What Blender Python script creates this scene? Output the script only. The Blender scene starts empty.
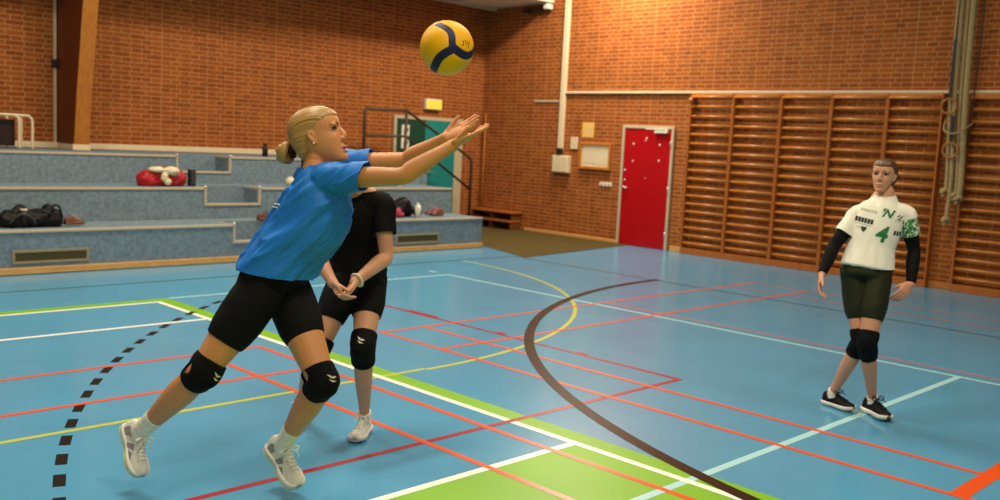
import bpy, bmesh, math, random
import numpy as np
from mathutils import Vector, Matrix, noise
from mathutils.bvhtree import BVHTree

sc = bpy.context.scene
C = sc.collection
random.seed(4)
PI = math.pi
V3 = lambda *a: np.array(a, float)
def nrm(v):
    v = np.array(v, float)
    return v / max(1e-9, np.linalg.norm(v))

# ------------------------------------------------------------------ camera, world, lights
CAM = V3(0, 0, 1.65)
ROW = np.array([[0.7068, -0.7057, 0.0502], [-0.0447, -0.1153, -0.9923], [0.7060, 0.6991, -0.1130]])
cd = bpy.data.cameras.new('camera')
cam = bpy.data.objects.new('camera', cd)
C.objects.link(cam)
cd.sensor_width = 36
cd.lens = 946.3 / 1000 * 36
cd.clip_start = 0.05
cd.dof.use_dof = True
cd.dof.focus_distance = 4.2
cd.dof.aperture_fstop = 2.6
m = Matrix.Identity(4)
for i in range(3):
    m[i][0], m[i][1], m[i][2], m[i][3] = ROW[0][i], -ROW[1][i], -ROW[2][i], CAM[i]
cam.matrix_world = m
sc.camera = cam

w = bpy.data.worlds.new('hall_air')
sc.world = w
w.use_nodes = True
w.node_tree.nodes['Background'].inputs[0].default_value = (1, 0.86, 0.70, 1)
w.node_tree.nodes['Background'].inputs[1].default_value = 0.22

def area(name, loc, sx, sy, power, col=(1, 0.86, 0.66), target=None):
    l = bpy.data.lights.new(name, 'AREA')
    l.shape = 'RECTANGLE'
    l.size, l.size_y = sx, sy
    l.energy = power
    l.color = col
    o = bpy.data.objects.new(name, l)
    C.objects.link(o)
    o.location = loc
    if target is not None:
        o.rotation_euler = (Vector(target) - Vector(loc)).to_track_quat('-Z', 'Y').to_euler()
    return o
HALL_AND_FILL_LAMPS = [((x, y, 5.9), e) for x, y, e in ((2.2, 0.5, 170), (2.2, 5.0, 200), (2.2, 9.4, 190), (6.6, 0.5, 80), (6.6, 5.0, 160), (6.6, 9.4, 210))] + [((11.75, 9.9, 5.3), 330), ((-1.2, -1.8, 5.2), 190)]  # last entry is an added fill light behind the camera
for k, (p, e) in enumerate(HALL_AND_FILL_LAMPS):
    area('hall_and_fill_light', p, 1.5, 0.4, e)

sc.view_settings.view_transform = 'Standard'
sc.view_settings.look = 'None'
sc.view_settings.gamma = 1
sc.view_settings.use_curve_mapping = False
sc.view_settings.exposure = 0.0

# ------------------------------------------------------------------ materials
def principled(name, col, rough=0.6, spec=0.4, metal=0.0, noise_amt=0.0, noise_scale=30, bump=0.0, bump_scale=80,
               sss=0.0, emit=None, emit_s=0.0, sheen=0.0):
    mt = bpy.data.materials.new(name)
    mt.use_nodes = True
    nt = mt.node_tree
    b = nt.nodes['Principled BSDF']
    b.inputs['Base Color'].default_value = (*col, 1)
    b.inputs['Roughness'].default_value = rough
    b.inputs['Specular IOR Level'].default_value = spec
    b.inputs['Metallic'].default_value = metal
    if sss:
        b.inputs['Subsurface Weight'].default_value = sss
        b.inputs['Subsurface Radius'].default_value = (0.012, 0.005, 0.003)
        b.inputs['Subsurface Scale'].default_value = 1.0
    if sheen:
        b.inputs['Sheen Weight'].default_value = sheen
    if emit:
        b.inputs['Emission Color'].default_value = (*emit, 1)
        b.inputs['Emission Strength'].default_value = emit_s
    tc = nt.nodes.new('ShaderNodeTexCoord')
    if noise_amt:
        n = nt.nodes.new('ShaderNodeTexNoise')
        n.inputs['Scale'].default_value = noise_scale
        n.inputs['Detail'].default_value = 4
        nt.links.new(tc.outputs['Object'], n.inputs['Vector'])
        r = nt.nodes.new('ShaderNodeValToRGB')
        lo, hi = 1 - noise_amt, 1 + noise_amt
        r.color_ramp.elements[0].position = 0.3
        r.color_ramp.elements[1].position = 0.7
        r.color_ramp.elements[0].color = (*[c * lo for c in col], 1)
        r.color_ramp.elements[1].color = (*[min(1, c * hi) for c in col], 1)
        nt.links.new(n.outputs['Fac'], r.inputs['Fac'])
        nt.links.new(r.outputs['Color'], b.inputs['Base Color'])
    if bump:
        n2 = nt.nodes.new('ShaderNodeTexNoise')
        n2.inputs['Scale'].default_value = bump_scale
        n2.inputs['Detail'].default_value = 3
        nt.links.new(tc.outputs['Object'], n2.inputs['Vector'])
        bp = nt.nodes.new('ShaderNodeBump')
        bp.inputs['Strength'].default_value = bump
        bp.inputs['Distance'].default_value = 0.01
        nt.links.new(n2.outputs['Fac'], bp.inputs['Height'])
        nt.links.new(bp.outputs['Normal'], b.inputs['Normal'])
    return mt

def brick_mat(name, axis, c1, c2, mortar):
    mt = bpy.data.materials.new(name)
    mt.use_nodes = True
    nt = mt.node_tree
    b = nt.nodes['Principled BSDF']
    b.inputs['Roughness'].default_value = 0.85
    b.inputs['Specular IOR Level'].default_value = 0.2
    g = nt.nodes.new('ShaderNodeNewGeometry')
    s = nt.nodes.new('ShaderNodeSeparateXYZ')
    c = nt.nodes.new('ShaderNodeCombineXYZ')
    nt.links.new(g.outputs['Position'], s.inputs[0])
    nt.links.new(s.outputs['X' if axis == 'x' else 'Y'], c.inputs['X'])
    nt.links.new(s.outputs['Z'], c.inputs['Y'])
    br = nt.nodes.new('ShaderNodeTexBrick')
    nt.links.new(c.outputs[0], br.inputs['Vector'])
    br.offset = 0.5
    br.squash = 0.62
    br.squash_frequency = 2
    br.inputs['Scale'].default_value = 1
    br.inputs['Brick Width'].default_value = 0.24
    br.inputs['Row Height'].default_value = 0.0667
    br.inputs['Mortar Size'].default_value = 0.0065
    br.inputs['Mortar Smooth'].default_value = 0.15
    br.inputs['Bias'].default_value = -0.1
    br.inputs['Color1'].default_value = (*c1, 1)
    br.inputs['Color2'].default_value = (*c2, 1)
    br.inputs['Mortar'].default_value = (*mortar, 1)
    n = nt.nodes.new('ShaderNodeTexNoise')
    n.inputs['Scale'].default_value = 6
    n.inputs['Detail'].default_value = 5
    nt.links.new(g.outputs['Position'], n.inputs['Vector'])
    mx = nt.nodes.new('ShaderNodeMixRGB')
    mx.blend_type = 'MULTIPLY'
    mx.inputs['Fac'].default_value = 0.45
    nt.links.new(br.outputs['Color'], mx.inputs['Color1'])
    nt.links.new(n.outputs['Fac'], mx.inputs['Color2'])
    gm = nt.nodes.new('ShaderNodeMixRGB')
    gm.blend_type = 'MULTIPLY'
    gm.inputs['Fac'].default_value = 1
    gm.inputs['Color2'].default_value = (1.28, 1.28, 1.28, 1)
    nt.links.new(mx.outputs[0], gm.inputs['Color1'])
    nt.links.new(gm.outputs[0], b.inputs['Base Color'])
    bp = nt.nodes.new('ShaderNodeBump')
    bp.invert = True
    bp.inputs['Strength'].default_value = 0.6
    bp.inputs['Distance'].default_value = 0.006
    nt.links.new(br.outputs['Fac'], bp.inputs['Height'])
    nt.links.new(bp.outputs['Normal'], b.inputs['Normal'])
    return mt

def wood_mat(name, c1, c2, rough=0.45, scale=(1, 1, 1), spec=0.35):
    mt = bpy.data.materials.new(name)
    mt.use_nodes = True
    nt = mt.node_tree
    b = nt.nodes['Principled BSDF']
    b.inputs['Roughness'].default_value = rough
    b.inputs['Specular IOR Level'].default_value = spec
    tc = nt.nodes.new('ShaderNodeTexCoord')
    mp = nt.nodes.new('ShaderNodeMapping')
    mp.inputs['Scale'].default_value = scale
    nt.links.new(tc.outputs['Object'], mp.inputs['Vector'])
    n = nt.nodes.new('ShaderNodeTexNoise')
    n.inputs['Scale'].default_value = 8
    n.inputs['Detail'].default_value = 6
    n.inputs['Distortion'].default_value = 0.6
    nt.links.new(mp.outputs[0], n.inputs['Vector'])
    r = nt.nodes.new('ShaderNodeValToRGB')
    r.color_ramp.elements[0].position = 0.32
    r.color_ramp.elements[1].position = 0.68
    r.color_ramp.elements[0].color = (*c1, 1)
    r.color_ramp.elements[1].color = (*c2, 1)
    nt.links.new(n.outputs['Fac'], r.inputs['Fac'])
    nt.links.new(r.outputs['Color'], b.inputs['Base Color'])
    return mt

M = {}
M['brick_back'] = brick_mat('brick_back', 'x', (0.31, 0.082, 0.012), (0.22, 0.052, 0.007), (0.44, 0.20, 0.075))
M['brick_right'] = brick_mat('brick_right', 'y', (0.31, 0.082, 0.012), (0.22, 0.052, 0.007), (0.44, 0.20, 0.075))
M['floor'] = principled('blue_sports_floor', (0.075, 0.30, 0.50), 0.2, 0.55, noise_amt=0.06, noise_scale=1.3)
M['white'] = principled('white_line_paint', (0.86, 0.86, 0.78), 0.3, 0.5)
M['green'] = principled('green_floor_paint', (0.17, 0.40, 0.012), 0.42, 0.35, noise_amt=0.04, noise_scale=2)
M['pale'] = principled('pale_blue_line_paint', (0.36, 0.66, 0.72), 0.3, 0.5)
M['black_l'] = principled('black_line_paint', (0.010, 0.009, 0.008), 0.35, 0.12)
M['dark_l'] = principled('grey_line_paint', (0.045, 0.10, 0.13), 0.3, 0.5)
M['orange_l'] = principled('orange_red_line_paint', (0.75, 0.085, 0.015), 0.3, 0.5)
M['pink_l'] = principled('faded_red_line_paint', (0.50, 0.16, 0.17), 0.3, 0.5)
M['dred_l'] = principled('dark_red_line_paint', (0.35, 0.01, 0.025), 0.3, 0.5)
M['yellow_l'] = principled('yellow_line_paint', (0.48, 0.52, 0.06), 0.3, 0.5)
M['brown_l'] = principled('brown_line_paint', (0.026, 0.011, 0.005), 0.35, 0.12)
M['mat'] = principled('olive_carpet', (0.085, 0.062, 0.02), 0.95, 0.1, noise_amt=0.35, noise_scale=60)
M['tier'] = principled('blue_grey_linoleum', (0.150, 0.205, 0.245), 0.7, 0.25, noise_amt=0.22, noise_scale=22, bump=0.1, bump_scale=60)
M['nosing'] = principled('cream_nosing', (0.44, 0.37, 0.27), 0.5, 0.4, noise_amt=0.06)
M['cream'] = principled('cream_paint', (0.68, 0.55, 0.36), 0.5, 0.4, noise_amt=0.04)
M['pine'] = wood_mat('pine_board', (0.52, 0.25, 0.07), (0.66, 0.36, 0.12), 0.45, (1, 8, 8))
M['grille'] = principled('olive_vent_mesh', (0.085, 0.065, 0.02), 0.7, 0.3, noise_amt=0.3, noise_scale=90)
M['grille_f'] = principled('tan_vent_frame', (0.26, 0.22, 0.13), 0.6, 0.3)
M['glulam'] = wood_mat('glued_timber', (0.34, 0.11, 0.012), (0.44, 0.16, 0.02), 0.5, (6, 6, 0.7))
M['glulam_s'] = wood_mat('dark_timber_side', (0.10, 0.018, 0.004), (0.14, 0.028, 0.006), 0.5, (6, 6, 0.7))  # same timber in a darker tone, for both side faces of the leg
M['bars'] = wood_mat('varnished_wall_bar_wood', (0.42, 0.13, 0.018), (0.56, 0.20, 0.03), 0.35, (6, 1, 6), 0.5)
M['bars_u'] = wood_mat('varnished_upright_wood', (0.32, 0.085, 0.012), (0.42, 0.13, 0.02), 0.4, (6, 6, 0.8), 0.4)
M['red_door'] = principled('red_door_paint', (0.40, 0.001, 0.004), 0.55, 0.2)
M['teal_door'] = principled('teal_door_leaf', (0.012, 0.22, 0.21), 0.4, 0.4)
M['green_door'] = principled('dark_green_door_leaf', (0.006, 0.055, 0.035), 0.4, 0.4)  # left leaf of the double door, in a darker tone than the right
M['frame'] = principled('greige_door_frame', (0.50, 0.42, 0.28), 0.5, 0.4)
M['steel'] = principled('brushed_steel', (0.6, 0.56, 0.5), 0.35, 0.5, metal=0.8)
M['rail'] = principled('brown_railing_paint', (0.05, 0.032, 0.016), 0.45, 0.4)
M['black'] = principled('black_plastic', (0.012, 0.011, 0.011), 0.5, 0.4)
M['whitep'] = principled('white_plastic', (0.78, 0.72, 0.6), 0.45, 0.4)
M['paper'] = principled('cream_paper', (0.68, 0.56, 0.36), 0.8, 0.2, noise_amt=0.12, noise_scale=14)
M['paper_y'] = principled('yellow_paper', (0.70, 0.42, 0.08), 0.8, 0.2, noise_amt=0.12, noise_scale=25)
M['bench'] = wood_mat('dark_bench_wood', (0.10, 0.03, 0.006), (0.17, 0.06, 0.014), 0.5, (6, 1, 6))
M['rope'] = principled('hemp_rope', (0.36, 0.27, 0.13), 0.9, 0.1, noise_amt=0.2, noise_scale=60, bump=0.5, bump_scale=120)
M['ring'] = wood_mat('ring_wood', (0.28, 0.10, 0.02), (0.36, 0.15, 0.03), 0.4)
M['exit'] = principled('lit_exit_sign', (0.3, 0.2, 0.03), 0.5, 0.3, emit=(1.0, 0.55, 0.05), emit_s=1.05)
M['ceil'] = principled('cream_ceiling_board', (0.72, 0.62, 0.46), 0.8, 0.2)
M['ceil_w'] = wood_mat('brown_ceiling_wood', (0.30, 0.12, 0.03), (0.40, 0.17, 0.05), 0.6, (1, 8, 1))
M['bag_red'] = principled('red_nylon', (0.36, 0.006, 0.012), 0.45, 0.4, noise_amt=0.3, noise_scale=9, bump=0.6, bump_scale=25)
M['bag_black'] = principled('black_nylon', (0.005, 0.005, 0.005), 0.5, 0.2, bump=0.6, bump_scale=25)
M['cloth_w'] = principled('off_white_cloth', (0.66, 0.56, 0.38), 0.85, 0.2, bump=0.5, bump_scale=30)
M['pinkcloth'] = principled('pink_cloth', (0.45, 0.05, 0.10), 0.8, 0.2)
M['brown_shoe'] = principled('brown_leather', (0.12, 0.035, 0.014), 0.5, 0.4)
M['tube_w'] = principled('cream_tube_paint', (0.66, 0.55, 0.36), 0.35, 0.5)
M['darkpanel'] = principled('dark_table_panel', (0.020, 0.008, 0.006), 0.5, 0.3)
# people
M['skin_tan'] = principled('tanned_skin', (0.56, 0.235, 0.085), 0.48, 0.4, sss=0.12, noise_amt=0.06, noise_scale=9)
M['skin_fair'] = principled('fair_skin', (0.58, 0.28, 0.165), 0.5, 0.35, sss=0.12, noise_amt=0.06, noise_scale=9)
def hair_mat(name, c1, c2):
    mt = principled(name, c1, 0.4, 0.5)
    nt = mt.node_tree
    b = nt.nodes['Principled BSDF']
    a = nt.nodes.new('ShaderNodeAttribute')
    a.attribute_name = 'strand'
    n = nt.nodes.new('ShaderNodeTexNoise')
    n.noise_dimensions = '1D'
    n.inputs['Scale'].default_value = 22
    n.inputs['Detail'].default_value = 5
    nt.links.new(a.outputs['Fac'], n.inputs['W'])
    r = nt.nodes.new('ShaderNodeValToRGB')
    r.color_ramp.elements[0].position, r.color_ramp.elements[1].position = 0.3, 0.7
    r.color_ramp.elements[0].color, r.color_ramp.elements[1].color = (*c1, 1), (*c2, 1)
    nt.links.new(n.outputs['Fac'], r.inputs['Fac'])
    nt.links.new(r.outputs['Color'], b.inputs['Base Color'])
    bp = nt.nodes.new('ShaderNodeBump')
    bp.inputs['Strength'].default_value, bp.inputs['Distance'].default_value = 0.5, 0.003
    nt.links.new(n.outputs['Fac'], bp.inputs['Height'])
    nt.links.new(bp.outputs['Normal'], b.inputs['Normal'])
    return mt
M['blond'] = hair_mat('blond_hair', (0.26, 0.125, 0.028), (0.50, 0.29, 0.085))
M['brownh'] = hair_mat('brown_hair', (0.045, 0.018, 0.007), (0.11, 0.046, 0.017))
M['hairtie'] = principled('dark_hair_tie', (0.025, 0.01, 0.006), 0.7, 0.2)
M['eye_w'] = principled('eye_white', (0.50, 0.43, 0.37), 0.25, 0.4)
M['iris'] = principled('dark_iris', (0.03, 0.03, 0.035), 0.15, 0.5)
M['brow'] = principled('eyebrow_hair', (0.17, 0.075, 0.03), 0.8, 0.1)
M['lash'] = principled('dark_lash', (0.03, 0.014, 0.008), 0.8, 0.1)
M['lips'] = principled('lip_skin', (0.46, 0.12, 0.085), 0.4, 0.4)
M['shirt_blue'] = principled('blue_polyester', (0.010, 0.165, 0.58), 0.55, 0.3, noise_amt=0.05, noise_scale=5)
M['black_cloth'] = principled('black_polyester', (0.0045, 0.0042, 0.0042), 0.75, 0.12, noise_amt=0.2, noise_scale=8)
M['black_shirt'] = principled('black_cotton', (0.006, 0.005, 0.0045), 0.85, 0.1, noise_amt=0.2, noise_scale=8)
M['pad'] = principled('black_knee_pad_knit', (0.0035, 0.0035, 0.0038), 0.85, 0.12, bump=0.3, bump_scale=150)
M['logo'] = principled('pale_logo_print', (0.5, 0.48, 0.36), 0.6, 0.3)
M['sock'] = principled('white_sock_knit', (0.80, 0.74, 0.62), 0.9, 0.15, bump=0.4, bump_scale=140)
M['shoe_w'] = principled('white_shoe_mesh', (0.70, 0.68, 0.60), 0.6, 0.3, noise_amt=0.08, noise_scale=40)
M['shoe_g'] = principled('silver_grey_shoe_panel', (0.24, 0.24, 0.22), 0.45, 0.4, noise_amt=0.15, noise_scale=80)
M['sole_w'] = principled('white_rubber_sole', (0.74, 0.72, 0.64), 0.5, 0.4)
M['sole_y'] = principled('yellow_green_outsole', (0.62, 0.62, 0.12), 0.5, 0.4)
M['shoe_b'] = principled('black_shoe_mesh', (0.006, 0.006, 0.006), 0.6, 0.2)
M['lace_w'] = principled('white_lace', (0.82, 0.80, 0.72), 0.8, 0.2)
M['shirt_w'] = principled('white_jersey', (0.80, 0.77, 0.66), 0.65, 0.25)
M['olive'] = principled('dark_olive_tights', (0.013, 0.0165, 0.004), 0.6, 0.2, noise_amt=0.12, noise_scale=6)
M['print_g'] = principled('green_jersey_print', (0.012, 0.16, 0.05), 0.6, 0.3)
M['print_k'] = principled('dark_jersey_print', (0.03, 0.035, 0.035), 0.6, 0.3)
M['print_grey'] = principled('pale_grey_jersey_print', (0.42, 0.42, 0.38), 0.6, 0.3)
M['pearl'] = principled('pearl_stud', (0.9, 0.85, 0.8), 0.2, 0.6)
M['band'] = principled('white_wristband', (0.78, 0.70, 0.55), 0.5, 0.4)

def leaf_print():
    mt = principled('green_leaf_print', (0.05, 0.3, 0.08), 0.6, 0.3)
    nt = mt.node_tree
    b = nt.nodes['Principled BSDF']
    tc = nt.nodes.new('ShaderNodeTexCoord')
    v = nt.nodes.new('ShaderNodeTexNoise')
    v.inputs['Scale'].default_value = 62
    v.inputs['Detail'].default_value = 2
    r = nt.nodes.new('ShaderNodeValToRGB')
    r.color_ramp.interpolation = 'CONSTANT'
    e = r.color_ramp.elements
    e[0].position, e[0].color = 0, (0.012, 0.09, 0.025, 1)
    e[1].position, e[1].color = 0.46, (0.06, 0.26, 0.08, 1)
    n = e.new(0.56)
    n.color = (0.62, 0.66, 0.5, 1)
    nt.links.new(tc.outputs['Object'], v.inputs['Vector'])
    nt.links.new(v.outputs['Fac'], r.inputs['Fac'])
    nt.links.new(r.outputs['Color'], b.inputs['Base Color'])
    return mt
M['leaf'] = leaf_print()

# ------------------------------------------------------------------ mesh helpers
class MB:
    def __init__(s):
        s.v, s.f, s.m = [], [], []
    def add(s, vs, fs, mi=0):
        o = len(s.v)
        s.v += [tuple(map(float, p)) for p in vs]
        s.f += [tuple(i + o for i in f) for f in fs]
        s.m += [mi] * len(fs)
        return s
    def box(s, a, b, mi=0, rot=None, org=None):
        (x0, y0, z0), (x1, y1, z1) = a, b
        vs = np.array([(x, y, z) for x in (x0, x1) for y in (y0, y1) for z in (z0, z1)], float)
        if rot is not None:
            vs = (vs - org) @ np.array(rot).T + org
        return s.add(vs, [(0, 1, 3, 2), (4, 6, 7, 5), (0, 4, 5, 1), (2, 3, 7, 6), (0, 2, 6, 4), (1, 5, 7, 3)], mi)
    def tube(s, pts, r, seg=8, mi=0, closed=False, r2=None, ref=None):
        pts = np.array(pts, float)
        n = len(pts)
        rr = np.full(n, r) if np.isscalar(r) else np.array(r, float)
        rb = rr if r2 is None else (np.full(n, r2) if np.isscalar(r2) else np.array(r2, float))
        rings = []
        a = None
        for i in range(n):
            if closed:
                t = nrm(pts[(i + 1) % n] - pts[i - 1])
            else:
                t = nrm(pts[min(i + 1, n - 1)] - pts[max(i - 1, 0)])
            rf = ref if ref is not None else (a if a is not None else (V3(0, 0, 1) if abs(t[2]) < 0.9 else V3(1, 0, 0)))
            a = nrm(rf - t * np.dot(rf, t))
            b = np.cross(t, a)
            th = np.arange(seg) * 2 * PI / seg
            rings.append(pts[i] + np.outer(np.cos(th) * rr[i], a) + np.outer(np.sin(th) * rb[i], b))
        vs = np.concatenate(rings)
        fs = []
        for i in range(n if closed else n - 1):
            j = (i + 1) % n
            for k in range(seg):
                l = (k + 1) % seg
                fs.append((i * seg + k, i * seg + l, j * seg + l, j * seg + k))
        if not closed:
            fs.append(tuple(range(seg))[::-1])
            fs.append(tuple((n - 1) * seg + k for k in range(seg)))
        return s.add(vs, fs, mi)
    def ball(s, c, r, mi=0, nu=16, nv=10, R=None):
        r = np.array([r] * 3 if np.isscalar(r) else r, float)
        vs = [(0, 0, 1)]
        for i in range(1, nv):
            p = PI * i / nv
            vs += [(math.sin(p) * math.cos(2 * PI * k / nu), math.sin(p) * math.sin(2 * PI * k / nu), math.cos(p)) for k in range(nu)]
        vs.append((0, 0, -1))
        vs = np.array(vs) * r
        if R is not None:
            vs = vs @ np.array(R)          # rows of R = local axes in world
        vs = vs + np.array(c, float)
        fs = [(0, 1 + k, 1 + (k + 1) % nu) for k in range(nu)]
        for i in range(nv - 2):
            for k in range(nu):
                a, b = 1 + i * nu + k, 1 + i * nu + (k + 1) % nu
                fs.append((a, a + nu, b + nu, b))
        e = len(vs) - 1
        o = 1 + (nv - 2) * nu
        fs += [(o + k, e, o + (k + 1) % nu) for k in range(nu)]
        return s.add(vs, fs, mi)
    def poly(s, pts, z0, z1, mi=0):
        n = len(pts)
        vs = [(p[0], p[1], z0) for p in pts] + [(p[0], p[1], z1) for p in pts]
        fs = [tuple(range(n))[::-1], tuple(range(n, 2 * n))] + [(i, (i + 1) % n, n + (i + 1) % n, n + i) for i in range(n)]
        return s.add(vs, fs, mi)
    def build(s, name, mats, parent=None, smooth=False, bevel=0, bseg=2, loc=None):
        me = bpy.data.meshes.new(name)
        me.from_pydata(s.v, [], s.f)
        mats = mats if isinstance(mats, (list, tuple)) else [mats]
        for q in mats:
            me.materials.append(q)
        if len(mats) > 1:
            me.polygons.foreach_set('material_index', s.m)
        bm = bmesh.new()
        bm.from_mesh(me)
        bmesh.ops.recalc_face_normals(bm, faces=bm.faces)
        bm.to_mesh(me)
        bm.free()
        if smooth:
            me.polygons.foreach_set('use_smooth', [True] * len(me.polygons))
        me.update()
        o = bpy.data.objects.new(name, me)
        C.objects.link(o)
        if bevel:
            bv = o.modifiers.new('bevel', 'BEVEL')
            bv.width, bv.segments, bv.limit_method = bevel, bseg, 'ANGLE'
        attach(o, parent)
        return o

def attach(o, parent):
    if parent is not None:
        o.parent = parent
        o.matrix_parent_inverse = parent_inv(parent)
def parent_inv(p):
    mw = Matrix.LocRotScale(p.location, p.rotation_euler, p.scale)
    q = p.parent
    return mw.inverted() if q is None else (Matrix.LocRotScale(q.location, q.rotation_euler, q.scale) @ q.matrix_parent_inverse.inverted() if False else mw).inverted()

def tag(o, label=None, cat=None, group=None, kind=None):
    if label: o['label'] = label
    if cat: o['category'] = cat
    if group: o['group'] = group
    if kind: o['kind'] = kind
    return o
def thing(name, loc, label, cat, group=None):
    o = bpy.data.objects.new(name, None)
    o.empty_display_size = 0.1
    C.objects.link(o)
    o.location = loc
    return tag(o, label, cat, group)
def struct(o):
    o['kind'] = 'structure'
    return o
def copy_tree(o, delta, parent=None):
    c = o.copy()
    C.objects.link(c)
    if parent is None:
        c.location = Vector(o.location) + Vector(delta)
    else:
        c.parent = parent
    for ch in list(o.children):
        copy_tree(ch, delta, c)
    return c

def catmull(P, n):
    P = np.array(P, float)
    if P.ndim == 1:
        P = P[:, None]
    k = len(P)
    Q = np.vstack([2 * P[0] - P[1], P, 2 * P[-1] - P[-2]])
    out = []
    for i in range(k - 1):
        p0, p1, p2, p3 = Q[i], Q[i + 1], Q[i + 2], Q[i + 3]
        for t in np.arange(n) / n:
            out.append(0.5 * ((2 * p1) + (-p0 + p2) * t + (2 * p0 - 5 * p1 + 4 * p2 - p3) * t * t + (-p0 + 3 * p1 - 3 * p2 + p3) * t ** 3))
    out.append(P[-1])
    return np.array(out)

def limb(mb, pts, rad, ref, n=5, seg=20, cap=1.0, lin=False):
    """smooth elliptic tube with rounded ends; rad = (a along ref, b) per point; ref one vector or one per point"""
    pts = np.array(pts, float)
    rad = np.array([(r, r) if np.isscalar(r) else r for r in rad], float)
    ref = np.array(ref, float)
    if ref.ndim == 1:
        ref = np.tile(ref, (len(pts), 1))
    P = catmull(pts, n)
    Rr = np.maximum(catmull(rad, n), 0.002)
    F = catmull(ref, n)
    rings = []
    def ring(p, t, f, ra, rb):
        a = nrm(f - t * np.dot(f, t))
        b = np.cross(t, a)
        th = np.arange(seg) * 2 * PI / seg
        return p + np.outer(np.cos(th) * ra, a) + np.outer(np.sin(th) * rb, b)
    T = [nrm(P[min(i + 1, len(P) - 1)] - P[max(i - 1, 0)]) for i in range(len(P))]
    if cap > 0:
        for q in (80, 60, 38, 18):
            q = math.radians(q)
            h = min(Rr[0]) * cap
            rings.append(ring(P[0] - T[0] * h * math.sin(q), T[0], F[0], Rr[0][0] * math.cos(q), Rr[0][1] * math.cos(q)))
    for i in range(len(P)):
        rings.append(ring(P[i], T[i], F[i], *Rr[i]))
    if cap > 0:
        for q in (18, 38, 60, 80):
            q = math.radians(q)
            h = min(Rr[-1]) * cap
            rings.append(ring(P[-1] + T[-1] * h * math.sin(q), T[-1], F[-1], Rr[-1][0] * math.cos(q), Rr[-1][1] * math.cos(q)))
    m_ = len(rings)
    vs = np.concatenate(rings)
    fs = [(i * seg + k, i * seg + (k + 1) % seg, (i + 1) * seg + (k + 1) % seg, (i + 1) * seg + k) for i in range(m_ - 1) for k in range(seg)]
    fs += [tuple(range(seg))[::-1], tuple((m_ - 1) * seg + k for k in range(seg))]
    mb.add(vs, fs)

def remesh(mb, voxel, it=4, lam=0.5):
    me = bpy.data.meshes.new('tmp')
    me.from_pydata(mb.v, [], mb.f)
    bm = bmesh.new()
    bm.from_mesh(me)
    bmesh.ops.recalc_face_normals(bm, faces=bm.faces)
    bm.to_mesh(me)
    bm.free()
    o = bpy.data.objects.new('tmp', me)
    C.objects.link(o)
    md = o.modifiers.new('r', 'REMESH')
    md.mode = 'VOXEL'
    md.voxel_size = voxel
    dg = bpy.context.evaluated_depsgraph_get()
    dg.update()
    me2 = bpy.data.meshes.new_from_object(o.evaluated_get(dg))
    bpy.data.objects.remove(o)
    v = np.empty(len(me2.vertices) * 3)
    me2.vertices.foreach_get('co', v)
    v = v.reshape(-1, 3)
    e = np.empty(len(me2.edges) * 2, int)
    me2.edges.foreach_get('vertices', e)
    e = e.reshape(-1, 2)
    f = [tuple(p.vertices) for p in me2.polygons]
    deg = np.bincount(e.ravel(), minlength=len(v))[:, None]
    def lap(x, l):
        s = np.zeros_like(x)
        for k in range(3):
            s[:, k] = np.bincount(e[:, 0], x[e[:, 1], k], len(x)) + np.bincount(e[:, 1], x[e[:, 0], k], len(x))
        return x + l * (s / np.maximum(deg, 1) - x)
    for _ in range(it):
        v = lap(v, lam)
        v = lap(v, -lam * 0.96)
        v = lap(v, lam * 0.35)
    bpy.data.meshes.remove(me2)
    bpy.data.meshes.remove(me)
    return v, f

def make_obj(name, v, f, mats, parent, smooth=True, mi=None):
    me = bpy.data.meshes.new(name)
    me.from_pydata([tuple(p) for p in v], [], f)
    for q in (mats if isinstance(mats, (list, tuple)) else [mats]):
        me.materials.append(q)
    if mi is not None:
        me.polygons.foreach_set('material_index', mi)
    if smooth:
        me.polygons.foreach_set('use_smooth', [True] * len(me.polygons))
    me.update()
    o = bpy.data.objects.new(name, me)
    C.objects.link(o)
    attach(o, parent)
    return o

def normals_of(v, f):
    n = np.zeros_like(v)
    q = np.array([(a[0], a[1], a[2]) for a in f])
    fn = np.cross(v[q[:, 1]] - v[q[:, 0]], v[q[:, 2]] - v[q[:, 0]])
    for k in range(3):
        np.add.at(n, q[:, k], fn)
    return n / np.maximum(np.linalg.norm(n, axis=1)[:, None], 1e-9)

def cut_open(v, f, cuts, thickness):
    """open a cloth solid: cuts = (point, outward normal, radius); what lies beyond each plane within the radius goes"""
    bm = bmesh.new()
    vs = [bm.verts.new(p) for p in v]
    for a in f:
        try: bm.faces.new([vs[i] for i in a])
        except ValueError: pass
    for p, nn, r in cuts:
        p, nn = Vector(p), Vector(nrm(nn))
        g = [x for x in bm.faces if (x.calc_center_median() - p).length < r]
        es = set(e for x in g for e in x.edges)
        vv = set(u for x in g for u in x.verts)
        bmesh.ops.bisect_plane(bm, geom=list(vv) + list(es) + g, plane_co=p, plane_no=nn, dist=1e-5)
        kill = [x for x in bm.faces if (x.calc_center_median() - p).length < r * 1.05 and (x.calc_center_median() - p).dot(nn) > 1e-4]
        bmesh.ops.delete(bm, geom=kill, context='FACES')
    bm.verts.ensure_lookup_table()
    bm.verts.index_update()
    v2 = np.array([u.co[:] for u in bm.verts])
    f2 = [tuple(u.index for u in x.verts) for x in bm.faces]
    bm.free()
    return v2, f2

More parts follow.
